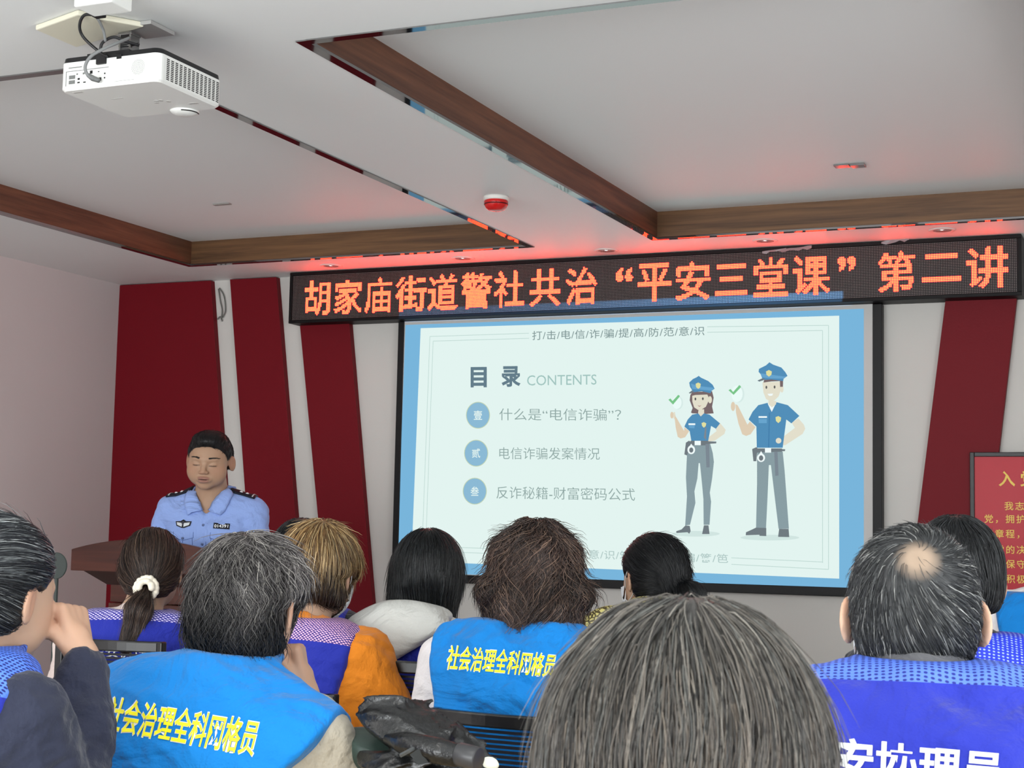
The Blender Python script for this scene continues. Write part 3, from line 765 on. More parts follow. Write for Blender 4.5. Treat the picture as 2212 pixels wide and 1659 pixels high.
fig('drawn_policewoman', [
    (3.0, (208, 228, 224), shadow(190, 560, 1490)),
    (3.2, DK, [(305, 850), (330, 770), (480, 770), (505, 860), (514, 930), (500, 1060), (482, 1170), (492, 1240), (480, 1420), (434, 1420), (432, 1220), (422, 1110), (405, 940), (395, 940), (385, 1060), (362, 1160), (370, 1250), (328, 1420), (290, 1425), (304, 1200), (296, 1050)]),
    (3.4, DK2, [(292, 1425), (326, 1428), (333, 1470), (322, 1490), (308, 1478), (222, 1484), (220, 1470), (262, 1456)]),
    (3.4, DK2, [(436, 1424), (472, 1424), (480, 1492), (422, 1492)]),
    (3.3, HR, [(330, 410), (345, 385), (500, 380), (512, 430), (500, 500), (512, 552), (460, 556), (345, 552), (335, 545), (348, 510), (325, 450)]),
    (3.6, SK, [(395, 520), (438, 520), (438, 560), (412, 575), (390, 556)]),
    (3.5, SK2, [(205, 560), (225, 590), (282, 690), (284, 660), (322, 690), (290, 738), (255, 748), (232, 735), (216, 660)]),
    (3.5, SK, [(198, 545), (210, 540), (216, 575), (205, 600), (196, 580)]),
    (3.5, SK2, circ(187, 566, 13, 26)),
    (3.5, SK, [(560, 625), (606, 680), (596, 712), (520, 765), (440, 775), (430, 755), (470, 740), (535, 690), (520, 660)]),
    (3.7, BL, [(345, 562), (392, 552), (412, 576), (436, 552), (480, 562), (562, 630), (530, 672), (492, 650), (470, 765), (338, 765), (325, 690), (284, 655), (310, 600)]),
    (4.0, BL2, [(320, 645), (365, 645), (362, 668), (322, 666)]), (4.1, WH, [(316, 630), (369, 630), (369, 643), (316, 643)]),
    (4.1, YL, [(418, 628), (436, 620), (455, 630), (450, 652), (436, 664), (422, 650)]),
    (3.8, SK, [(345, 410), (475, 405), (470, 460), (452, 500), (420, 520), (390, 525), (360, 505), (346, 460)]),
    (3.9, SK, circ(484, 446, 15, 28)),
    (3.9, HR, [(345, 415), (340, 385), (480, 382), (478, 435), (462, 405), (400, 402)]),
    (4.2, (90, 90, 90), circ(370, 440, 7, 11)), (4.2, (90, 90, 90), circ(428, 438, 7, 11)), (4.2, (170, 120, 120), [(384, 488), (402, 494), (418, 488), (402, 501)]),
    (4.3, BL, [(320, 392), (345, 372), (328, 345), (322, 312), (350, 285), (378, 272), (396, 260), (414, 274), (470, 300), (505, 330), (520, 360), (495, 378), (488, 395), (420, 380), (350, 388), (330, 398)]),
    (4.4, BL2, [(335, 320), (400, 340), (505, 352), (516, 362), (490, 376), (400, 366), (345, 362)]), (4.5, DK2, [(318, 392), (345, 376), (362, 376), (350, 388), (328, 398)]),
    (4.6, YL, [(372, 322), (392, 312), (412, 322), (408, 350), (392, 362), (376, 348)]),
    (4.0, DK2, [(296, 780), (320, 765), (332, 772), (332, 765), (470, 765), (476, 800), (420, 802), (330, 800), (305, 880), (284, 872)]), (4.2, WH, [(364, 766), (412, 766), (412, 800), (364, 800)]),
    (4.3, WH, circ(338, 836, 30, 34)), (4.3, WH, [(326, 806), (338, 788), (350, 806)]), (4.4, DK2, circ(338, 838, 16, 20)),
    (4.4, DK2, [(440, 768), (534, 772), (532, 786), (440, 792)]), (4.4, (124, 136, 146), [(448, 790), (478, 790), (482, 972), (456, 974)]), (4.3, (124, 136, 146), [(436, 740), (446, 660), (456, 660), (454, 760)]),
    (3.5, (214, 234, 230), circ(236, 470, 38, 52)), (3.6, (234, 250, 247), circ(226, 468, 36, 50)),
    (4.6, GN, [(160, 446), (176, 436), (192, 456), (236, 408), (248, 414), (248, 422), (196, 484)]),
])
fig('drawn_policeman', [
    (3.0, (208, 228, 224), shadow(720, 1180, 1520)),
    (3.2, DK, [(850, 850), (1050, 850), (1065, 1000), (1098, 1450), (1018, 1452), (985, 1180), (958, 955), (942, 955), (932, 1200), (920, 1445), (842, 1442), (850, 1100)]),
    (3.4, DK2, [(842, 1442), (922, 1445), (922, 1508), (870, 1506), (868, 1498), (762, 1502), (764, 1478), (800, 1462)]),
    (3.4, DK2, [(1022, 1452), (1096, 1452), (1101, 1516), (1014, 1514)]),
    (3.5, SK2, [(682, 480), (700, 490), (775, 640), (795, 615), (838, 660), (800, 715), (765, 728), (735, 715), (705, 630), (686, 545)]),
    (3.5, SK2, circ(663, 498, 17, 36)),
    (3.5, SK, [(1172, 590), (1215, 640), (1226, 672), (1205, 712), (1070, 800), (1010, 800), (996, 780), (1040, 745), (1145, 665), (1120, 625)]),
    (3.5, SK, circ(1020, 770, 26, 30)),
    (3.7, BL, [(860, 488), (932, 470), (965, 540), (1002, 465), (1090, 488), (1180, 572), (1118, 630), (1078, 600), (1050, 820), (848, 820), (845, 655), (784, 600), (815, 540)]),
    (3.8, WH, [(934, 478), (998, 472), (964, 540)]), (3.9, SK, [(938, 455), (1000, 455), (998, 482), (966, 505), (940, 482)]),
    (4.0, BL2, [(862, 596), (926, 596), (926, 628), (864, 628)]), (4.1, WH, [(862, 574), (928, 574), (928, 587), (862, 587)]),
    (4.0, (70, 128, 172), [(942, 545), (952, 545), (945, 818), (936, 818)]),
    (4.1, YL, [(994, 582), (1016, 573), (1038, 585), (1034, 612), (1016, 628), (998, 612)]),
    (3.9, SK, [(892, 310), (1030, 305), (1040, 360), (1018, 420), (985, 452), (955, 460), (920, 440), (900, 390)]),
    (3.9, SK, circ(1044, 362, 13, 28)), (4.0, HR, [(1028, 290), (1054, 290), (1052, 345), (1030, 346)]),
    (4.1, HR, [(900, 312), (905, 290), (1040, 280), (1040, 300), (960, 304)]),
    (4.2, (90, 90, 90), circ(923, 349, 7, 12)), (4.2, (90, 90, 90), circ(987, 347, 7, 12)), (4.2, WH, [(930, 400), (976, 398), (968, 414), (945, 416)]),
    (4.3, BL, [(854, 298), (890, 280), (880, 250), (862, 228), (866, 205), (920, 178), (947, 154), (975, 172), (1040, 195), (1070, 230), (1088, 260), (1058, 282), (1054, 300), (960, 288), (890, 292), (870, 305)]),
    (4.4, BL2, [(875, 240), (950, 250), (1060, 265), (1080, 262), (1056, 282), (960, 280), (888, 272)]), (4.5, DK2, [(854, 296), (890, 280), (915, 282), (896, 296), (868, 304)]),
    (4.6, YL, [(920, 226), (943, 214), (966, 226), (962, 252), (943, 266), (924, 252)]),
    (4.0, DK2, [(812, 830), (845, 815), (855, 825), (1045, 825), (1045, 850), (850, 858), (845, 925), (822, 925)]), (4.1, DK2, [(980, 826), (1070, 832), (1068, 846), (980, 850)]), (4.2, (124, 136, 146), [(984, 850), (1010, 850), (1018, 1036), (992, 1040)]), (4.2, WH, [(912, 822), (960, 822), (960, 858), (912, 858)]),
    (4.3, WH, circ(882, 898, 31, 33)), (4.3, WH, [(868, 870), (882, 846), (896, 870)]), (4.4, DK2, circ(882, 900, 17, 21)),
    (4.4, SK, circ(1018, 765, 22, 22)),
    (3.5, (214, 234, 230), circ(706, 402, 46, 66)), (3.6, (234, 250, 247), circ(694, 400, 44, 64)),
    (4.6, GN, [(628, 372), (644, 362), (664, 386), (712, 332), (724, 340), (724, 350), (668, 408)]),
])

# the projector's beam: its top edge spills over the lower rows of the LED banner
pl = bpy.data.lights.new('projector_beam', 'SPOT'); pl.energy = 1300; pl.spot_size = 1.4; pl.spot_blend = 0.0; pl.shadow_soft_size = 0.004
plo = bpy.data.objects.new('projector_beam', pl); COL.objects.link(plo); LP = np.array((-2.64, 3.745, EYE[2] + 1.205)); plo.location = tuple(LP); plo.rotation_euler = (math.radians(90), 0, 0)
pl.use_nodes = True; nt = pl.node_tree; em = [n for n in nt.nodes if n.type == 'EMISSION'][0]; tcn = nt.nodes.new('ShaderNodeTexCoord'); sx_ = nt.nodes.new('ShaderNodeSeparateXYZ'); nt.links.new(tcn.outputs['Normal'], sx_.inputs[0])
def mth(op, a, b_=None):
    n_ = nt.nodes.new('ShaderNodeMath'); n_.operation = op
    for i_, q_ in enumerate((a, b_)):
        if q_ is None: continue
        if isinstance(q_, (int, float)): n_.inputs[i_].default_value = q_
        else: nt.links.new(q_, n_.inputs[i_])
    return n_.outputs[0]
uu = mth('DIVIDE', sx_.outputs[0], sx_.outputs[2]); vv_ = mth('DIVIDE', sx_.outputs[1], sx_.outputs[2])
uu = mth('MULTIPLY', uu, -1.0); vv_ = mth('MULTIPLY', vv_, -1.0)
dY = YS - LP[1]; ua, ub = (S(862, 690)[0] - LP[0]) / dY, (S(1821, 650)[0] - LP[0]) / dY; va, vb = (zb - LP[2]) / dY, (S(1821, 629)[2] - LP[2]) / dY
g_ = mth('MULTIPLY', mth('MULTIPLY', mth('GREATER_THAN', uu, float(ua)), mth('LESS_THAN', uu, float(ub))), mth('MULTIPLY', mth('GREATER_THAN', vv_, float(va)), mth('LESS_THAN', vv_, float(vb))))
em.inputs[0].default_value = (0.16, 0.50, 1.0, 1); nt.links.new(g_, em.inputs[1])

# ------------------------------------------------------------------ framed poster
YO = YW - 0.05
def Wp(px, py, Y=YO): return atY(px, py, Y)
a = Wp(2095, 977); c = Wp(2103, 1358); px0, pz1, pz0 = a[0], a[2], c[2]; px1 = px0 + 0.62
poster = empty('framed_poster', ((px0 + px1) / 2, YO, pz0))
tag(poster, 'red poster with yellow Chinese writing in a black frame', 'poster')
po = -np.array(poster.location)
fw = 0.020
b = B().box(px0, px0 + fw, YO - 0.01, YW - 0.002, pz0, pz1).box(px1 - fw, px1, YO - 0.01, YW - 0.002, pz0, pz1).box(px0 + fw, px1 - fw, YO - 0.01, YW - 0.002, pz0, pz0 + fw).box(px0 + fw, px1 - fw, YO - 0.01, YW - 0.002, pz1 - fw, pz1)
o = b.build('frame', mat('poster_frame', (38, 38, 40), 0.4, 0.4), poster, bevel=0.003); o.location = po
o = B().box(px0 + fw, px1 - fw, YO, YO + 0.008, pz0 + fw, pz1 - fw).build('poster_sheet', mat('poster_red', (186, 4, 34), 0.30, 0.2), poster); o.location = po
ym = mat('poster_yellow', (240, 205, 90), 0.4, 0.3)
def ptext(ch, x, z, w, h, of=0.008):
    v, f, sz, lo = text_geo(ch, of)
    return [(x + (a[0] * sz[0] + lo[0]) * w, YO - 0.0012, z + (a[1] * sz[1] + lo[1]) * h) for a in v], f
cw = Wp(2157, 1180)[0] - Wp(2134, 1180)[0]
rows = [(1092, 1, '我志愿加入中国共产党'), (1120, 0, '党，拥护党的纲领，遵'), (1152, 0, '的章程，履行党员义务'), (1186, 0, '行党的决定，严守党'), (1217, 0, '律，保守党的秘密，对'), (1249, 0, '诚，积极工作，为共产'), (1281, 0, '奋斗终身，随时准备为'), (1314, 0, '人民牺牲一切，永不叛党')]
c0 = Wp(2126, 1150)[0]
for y, ind, s in rows:
    z = Wp(2150, y + 8)[2]; b = B()
    for i, ch in enumerate(s):
        x = c0 + (i + ind * 1.9) * cw
        if x + cw > px1 - fw: break
        v, f = ptext(ch, x, z, cw * 0.88, cw * 0.88); b.add(v, f)
    o = mesh_obj('text_line', b.v, b.f, ym, poster); o.location = po
b = B(); x = Wp(2157, 1035)[0]; z = Wp(2157, 1047)[2]
for i, ch in enumerate('入党誓词'):
    w = 0.072
    if x + i * 0.092 + w > px1 - fw: break
    v, f = ptext(ch, x + i * 0.092, z, w, w, 0.02); b.add(v, f)
o = mesh_obj('title_text', b.v, b.f, ym, poster); o.location = po

# ------------------------------------------------------------------ ceiling fittings
sm = empty('smoke_detector', tuple(atZ(1072, 425, ZC)))
tag(sm, 'round red smoke alarm with white base on the ceiling', 'smoke alarm')
B().lathe([(0.052, 0), (0.054, -0.004), (0.052, -0.016), (0.044, -0.018)], (0, 0, 0)).build('base', mat('white_plastic', (230, 228, 222), 0.4), sm, smooth=True)
rp = mat('red_plastic', (205, 26, 24), 0.25, 0.5, coat=0.3)
B().lathe([(0.047, -0.014), (0.050, -0.022), (0.049, -0.034), (0.042, -0.047), (0.032, -0.056), (0.018, -0.060), (0.004, -0.061)], (0, 0, 0)).build('dome', rp, sm, smooth=True)
B().lathe([(0.0495, -0.030), (0.0500, -0.032), (0.0495, -0.035)], (0, 0, 0)).build('ring', mat('dark_red', (90, 12, 14), 0.5), sm, smooth=True)
grp = 'round downlights in the ceiling strip above the LED banner'
whr = mat('downlight_rim', (225, 222, 218), 0.4, 0.4); refl = mat('downlight_reflector', (200, 198, 195), 0.18, 0.6, metal=0.6)
for i, (px, py, lab) in enumerate(((715, 574, 'leftmost round recessed downlight above the banner, over its first characters'), (1000, 558, 'second round recessed downlight from the left, above the banner'),
                                   (1310, 541, 'middle round recessed downlight above the banner'), (1653, 520, 'fourth round recessed downlight from the left, above the banner'), (2035, 497, 'rightmost round recessed downlight above the banner, near its last characters'))):
    d = empty('recessed_downlight', tuple(atZ(px, py, ZC))); tag(d, lab, 'downlight', grp)
    B().lathe([(0.040, -0.001), (0.046, -0.0045), (0.056, -0.004), (0.060, 0.0)], (0, 0, 0)).build('rim', whr, d, smooth=True)
    B().lathe([(0.0401, -0.0035), (0.030, -0.002), (0.016, -0.0015), (0.001, -0.0015)], (0, 0, 0)).build('reflector', refl, d, smooth=True)
for px, py, lab in ((480, 440, 'small flat grey plate on the ceiling of the left coffer'), (1835, 356, 'small shiny metal plate on the ceiling of the right coffer')):
    p = atZ(px, py, ZC + CH)
    bb = B()
    if px > 1000: bb.box(-0.06, 0.0, -0.025, 0.025, -0.006, 0).box(0.006, 0.062, -0.02, 0.03, -0.009, 0)
    else: bb.box(-0.045, 0.045, -0.012, 0.012, -0.006, 0)
    o = bb.build('ceiling_plate', mat('metal_plate', (150, 146, 146), 0.15, 0.7, metal=0.8) if px > 1000 else mat('grey_plate', (150, 146, 142), 0.4), bevel=0.001); o.location = tuple(p); tag(o, lab, 'ceiling plate')

# ------------------------------------------------------------------ ceiling projector
DZ = EYE[2] - 1.38
PX0, PX1, PY0, PY1 = -2.852, -2.523, 3.40, 3.70; PZ0, PZ1 = 2.556 + DZ, 2.634 + DZ
pr = empty('ceiling_projector', ((PX0 + PX1) / 2, (PY0 + PY1) / 2, PZ0))
tag(pr, 'white projector with black lid hanging upside down from the ceiling', 'projector')
pco = -np.array(pr.location)
wp = mat('projector_white', (235, 236, 232), 0.35, 0.4); bp_ = mat('projector_black', (22, 22, 24), 0.35, 0.45); gp = mat('port_grey', (120, 122, 120), 0.4); dk = mat('port_dark', (20, 20, 20), 0.5)
def rp_(b, name, m, parent=pr, **kw):
    o = b.build(name, m, parent, **kw)
    if parent is pr: o.location = pco
    return o
def rrect(x0, x1, y0, y1, r, z, n=5):
    P = []
    for cx_, cy_, a0 in ((x1 - r, y0 + r, -90), (x1 - r, y1 - r, 0), (x0 + r, y1 - r, 90), (x0 + r, y0 + r, 180)):
        for i in range(n + 1):
            a = math.radians(a0 + 90 * i / n); P.append((cx_ + r * math.cos(a), cy_ + r * math.sin(a), z))
    return P
def loft(b, rings):
    n = len(rings[0]); v = [p for r in rings for p in r]; f = [list(range(n))[::-1], [(len(rings) - 1) * n + i for i in range(n)]]
    for k_ in range(len(rings) - 1):
        f += [[k_ * n + i, k_ * n + (i + 1) % n, (k_ + 1) * n + (i + 1) % n, (k_ + 1) * n + i] for i in range(n)]
    return b.add(v, f)
rp_(loft(B(), [rrect(PX0 + 0.006, PX1 - 0.006, PY0 + 0.006, PY1 - 0.006, 0.02, PZ0), rrect(PX0, PX1, PY0, PY1, 0.022, PZ0 + 0.006), rrect(PX0, PX1, PY0, PY1, 0.022, PZ1)]), 'body', wp)
rp_(loft(B(), [rrect(PX0 + 0.001, PX1 - 0.001, PY0 + 0.001, PY1 - 0.001, 0.022, PZ1), rrect(PX0 + 0.003, PX1 - 0.003, PY0 + 0.003, PY1 - 0.003, 0.022, PZ1 + 0.014), rrect(PX0 + 0.03, PX1 - 0.03, PY0 + 0.03, PY1 - 0.03, 0.02, PZ1 + 0.020)]), 'lid', bp_)
vent = B(); h_ = PZ1 - PZ0
for i in range(13):
    for j in range(12):
        y = PY0 + 0.035 + i * 0.0195; z = PZ0 + 0.012 + j * 0.0050
        vent.box(PX1 - 0.001, PX1 + 0.0006, y, y + 0.012, z, z + 0.0026)
rp_(vent, 'side_vent', dk)
gr = B(); gx, gz = PX0 + 0.262, PZ0 + 0.043
for rr in range(1, 9):
    n = rr * 6
    for i in range(n):
        a = 6.283 * i / n + rr; gr.lathe([(0.0007, -0.0006), (0.0007, 0.0001)], (gx + 0.0026 * rr * math.cos(a), PY0, gz + 0.0026 * rr * math.sin(a)), 'y', 5)
rp_(gr, 'speaker_grille', gp)
rec = B().box(PX0 + 0.022, PX0 + 0.165, PY0 - 0.0006, PY0 + 0.001, PZ0 + 0.052, PZ0 + 0.0535).box(PX0 + 0.022, PX0 + 0.024, PY0 - 0.0006, PY0 + 0.001, PZ0 + 0.012, PZ0 + 0.0535).box(PX0 + 0.030, PX0 + 0.075, PY0 - 0.0005, PY0 + 0.001, PZ0 + 0.0612, PZ0 + 0.0636).box(PX0 + 0.185, PX0 + 0.25, PY0 - 0.0005, PY0 + 0.001, PZ0 + 0.0100, PZ0 + 0.0106)
rp_(rec, 'port_panel_edge', gp)
def port(x, z, w, h, m=dk, ring=None):
    b = B().box(PX0 + x - w / 2, PX0 + x + w / 2, PY0 - 0.0012, PY0 + 0.001, PZ0 + z - h / 2, PZ0 + z + h / 2)
    if ring: b.box(PX0 + x - w * 0.75, PX0 + x + w * 0.75, PY0 - 0.0006, PY0 + 0.001, PZ0 + z - h * 0.75, PZ0 + z + h * 0.75)
    rp_(b, 'port', m, bevel=0.0004)
for x, z, w, h, m, r in ((0.043, 0.036, 0.014, 0.007, gp, 1), (0.043, 0.022, 0.014, 0.007, gp, 1), (0.066, 0.029, 0.007, 0.005, dk, 0), (0.066, 0.019, 0.008, 0.0035, dk, 0), (0.086, 0.018, 0.008, 0.003, dk, 0),
                         (0.107, 0.044, 0.006, 0.006, dk, 1), (0.132, 0.022, 0.013, 0.006, dk, 1), (0.132, 0.043, 0.004, 0.002, dk, 0), (0.153, 0.036, 0.004, 0.004, dk, 0), (0.153, 0.024, 0.004, 0.004, dk, 0), (0.060, 0.043, 0.005, 0.004, gp, 0), (0.082, 0.043, 0.006, 0.005, gp, 0)):
    port(x, z, w, h, m, r)
rp_(B().box(PX0 + 0.190, PX0 + 0.206, PY0 - 0.001, PY0 + 0.01, PZ1 - 0.006, PZ1 + 0.006), 'latch', bp_)
sock = B().box(PX0 + 0.125, PX0 + 0.157, PY0 - 0.006, PY0 + 0.02, PZ1 - 0.016, PZ1 + 0.012)
rp_(sock, 'power_plug', bp_, bevel=0.002)
rp_(B().lathe([(0.004, -0.012), (0.022, -0.0115), (0.036, -0.006), (0.042, 0.0), (0.040, 0.004)], (PX0 + 0.21, PY1 - 0.01, PZ0)), 'lens_hood', wp, smooth=None)
rp_(B().tube([(PX0 + 0.21 + 0.040 * math.cos(a), PY1 - 0.01 + 0.040 * math.sin(a), PZ0 - 0.006) for a in np.linspace(-1.2, 0.5, 12)], 0.0016, 6), 'hood_edge', dk)
und = B()
for cx_, cy_ in ((0.2, 0.17), (0.215, 0.17), (0.19, 0.185), (0.23, 0.185)): und.lathe([(0.007, -0.0008), (0.0075, 0.001)], (PX0 + cx_, PY0 + cy_, PZ0), n=12)
und.box(PX0 + 0.03, PX0 + 0.06, PY0 + 0.02, PY0 + 0.03, PZ0 - 0.0006, PZ0 + 0.001).box(PX0 + 0.27, PX0 + 0.30, PY0 + 0.22, PY0 + 0.232, PZ0 - 0.0006, PZ0 + 0.001).box(PX0 + 0.09, PX0 + 0.13, PY0 + 0.11, PY0 + 0.114, PZ0 - 0.0006, PZ0 + 0.001)
rp_(und, 'underside_marks', mat('soft_grey', (190, 188, 184), 0.5))
# mount
steel = mat('steel', (150, 150, 150), 0.2, 0.6, metal=0.9)
mxm, mym = -2.70, 3.50
mo = B().box(mxm - 0.02, mxm - 0.014, mym - 0.02, mym + 0.02, PZ1 + 0.015, ZC - 0.02).box(mxm + 0.014, mxm + 0.02, mym - 0.02, mym + 0.02, PZ1 + 0.015, ZC - 0.02).box(mxm - 0.022, mxm + 0.022, mym - 0.022, mym + 0.022, ZC - 0.026, ZC - 0.018)
mo.tube([(mxm - 0.034, mym, ZC - 0.05), (mxm + 0.034, mym, ZC - 0.05)], 0.004, 8).tube([(mxm - 0.03, mym, PZ1 + 0.03), (mxm + 0.03, mym, PZ1 + 0.03)], 0.004, 8)
rp_(mo, 'mount_post', steel, bevel=0.001)
rp_(B().box(mxm - 0.09, mxm + 0.09, mym - 0.03, mym + 0.03, PZ1 + 0.016, PZ1 + 0.022).box(mxm - 0.07, mxm + 0.07, mym - 0.09, mym - 0.075, PZ1 + 0.016, PZ1 + 0.022), 'mount_arms', bp_, bevel=0.001)
rp_(B().box(mxm + 0.00, mxm + 0.10, mym - 0.04, mym + 0.07, ZC - 0.012, ZC - 0.001), 'ceiling_bracket', mat('bracket_zinc', (190, 190, 188), 0.45, 0.5, metal=0.5), bevel=0.001)
p0 = atZ(175, 0, ZC - 0.03); p1 = atZ(240, 30, ZC - 0.03)
box_ = empty('socket_box', (p0[0] + 0.06, p0[1] + 0.02, ZC - 0.05)); tag(box_, 'white box with plugged-in black lead on ceiling beside projector mount', 'socket box')
B().box(-0.075, 0.045, -0.03, 0.055, 0, 0.049).build('box', wp, box_, bevel=0.004)
# leads
def lead(pts, r, m, name, label):
    o = B().tube(catmull(pts, 8), r, 10).build(name, m, smooth=True); tag(o, label, 'cable'); return o
aD = lambda x, y, Y: tuple(atY(x, y, Y))
lead([aD(206, 32, 3.33), aD(182, 33, 3.33), aD(172, 55, 3.34), aD(180, 80, 3.36), aD(212, 110, 3.385), aD(232, 122, 3.39)], 0.0042, bp_, 'power_cord', 'black power lead curving from the ceiling box down to the projector')
B().box(-0.016, 0.016, -0.012, 0.012, -0.010, 0.010).build('plug', bp_, bpy.data.objects['power_cord'], bevel=0.003).location = aD(214, 30, 3.33)
lead([aD(280, 82, 3.44), aD(255, 92, 3.40), aD(225, 105, 3.37), aD(196, 122, 3.35), aD(184, 145, 3.35), aD(192, 165, 3.36), aD(212, 174, 3.385)], 0.0045, mat('grey_lead', (128, 130, 130), 0.45), 'video_cable', 'grey video cable curving across the back of the projector')
B().tube([aD(190, 162, 3.36), aD(200, 169, 3.372), aD(214, 174, 3.392)], [0.006, 0.008, 0.0065], 10).build('connector', gp, bpy.data.objects['video_cable'], smooth=True)
lead([aD(216, 110, 3.42), aD(222, 92, 3.42), aD(245, 80, 3.44), aD(268, 88, 3.46), aD(300, 98, 3.5)], 0.0042, mat('dark_lead', (52, 52, 54), 0.45), 'coiled_lead', 'dark lead looped on top of the projector below its mount')
lead([aD(165, 28, 3.38), aD(175, 28, 3.38), aD(205, 34, 3.36), aD(222, 62, 3.40), aD(228, 90, 3.42)], 0.004, mat('grey_lead', (128, 130, 130), 0.45), 'signal_cable', 'grey cable hanging between beige cover and projector')
# beige cover panel on the ceiling
p0, p1, p2, p3 = [atZ(x, y, ZC - 0.016) for x, y in ((76, 65), (180, 46), (232, 60), (165, 103))]
cv = B().prism([p0, p3, p2 + (0.10, 0.03, 0), p1 + (0.02, -0.05, 0)], (0, 0, 0.015))
tag(cv.build('access_cover', mat('cream_plastic', (228, 224, 204), 0.5), bevel=0.004), 'flat cream cover panel on the ceiling beside the projector mount', 'cover panel')

# ------------------------------------------------------------------ podium
YPD = 5.20
pd0, pd1 = atY(153, 1210, YPD)[0], atY(153, 1210, YPD)[0] + 0.70
zl, zu = atY(153, 1232, YPD)[2], atY(153, 1186, YPD)[2]
pk = 0.046
wd = wood_mat('podium_wood', (82, 43, 33), (54, 26, 21), 0, sc=7, rough=0.28); wdk = wood_mat('podium_dark', (52, 24, 18), (34, 15, 12), 0, sc=7, rough=0.4)
pod = empty('lectern', ((pd0 + pd1) / 2, YPD + 0.25, 0)); tag(pod, 'dark brown wooden lectern with arched top in front of the officer', 'lectern')
pf = -np.array(pod.location)
def rpd(b, name, m, **kw):
    o = b.build(name, m, pod, **kw); o.location = pf; return o
n = 20; top = []
for i in range(n + 1):
    t = i / n; top.append((pd0 + (pd1 - pd0) * t, YPD, zu + pk * 4 * t * (1 - t)))
rpd(B().prism([(pd0, YPD, zl), (pd1, YPD, zl)] + top[::-1], (0, 0.03, 0)), 'arched_front', wd, bevel=0.003)
rpd(B().prism([(pd0 + 0.01, YPD + 0.03, zl + 0.02), (pd0 + 0.01, YPD + 0.52, zl - 0.0), (pd0 + 0.01, YPD + 0.52, zl - 0.02), (pd0 + 0.01, YPD + 0.03, zl)], (pd1 - pd0 - 0.02, 0, 0)), 'desk_top', wd, bevel=0.002)
for xs in (pd0, pd1 - 0.025): rpd(B().prism([(xs, YPD + 0.03, zl), (xs, YPD + 0.50, zl - 0.02), (xs, YPD + 0.50, zl + 0.03), (xs, YPD + 0.03, zu)], (0.025, 0, 0)), 'side_rail', wd, bevel=0.002)
m1 = 0.040; m2 = 0.115; mm2 = 0.125
rpd(loft(B(), [[(pd0 + m2, YPD + 0.09, zl - 0.055), (pd1 - m2, YPD + 0.09, zl - 0.055), (pd1 - m2, YPD + 0.45, zl - 0.055), (pd0 + m2, YPD + 0.45, zl - 0.055)], [(pd0 + m1, YPD + 0.03, zl - 0.0), (pd1 - m1, YPD + 0.03, zl - 0.0), (pd1 - m1, YPD + 0.48, zl - 0.0), (pd0 + m1, YPD + 0.48, zl - 0.0)]]), 'tapered_neck', wdk)
bb = B().box(pd0 + mm2, pd1 - mm2, YPD + 0.10, YPD + 0.44, zl - 0.125, zl - 0.05)
rpd(bb, 'upper_band', wd, bevel=0.003)
rpd(B().box(pd0 + mm2 - 0.004, pd1 - mm2 + 0.004, YPD + 0.095, YPD + 0.45, 0.08, zl - 0.128), 'cabinet_body', wd, bevel=0.004)
rpd(B().box(pd0 + mm2 - 0.03, pd1 - mm2 + 0.03, YPD + 0.07, YPD + 0.47, 0, 0.08), 'plinth', wdk, bevel=0.004)

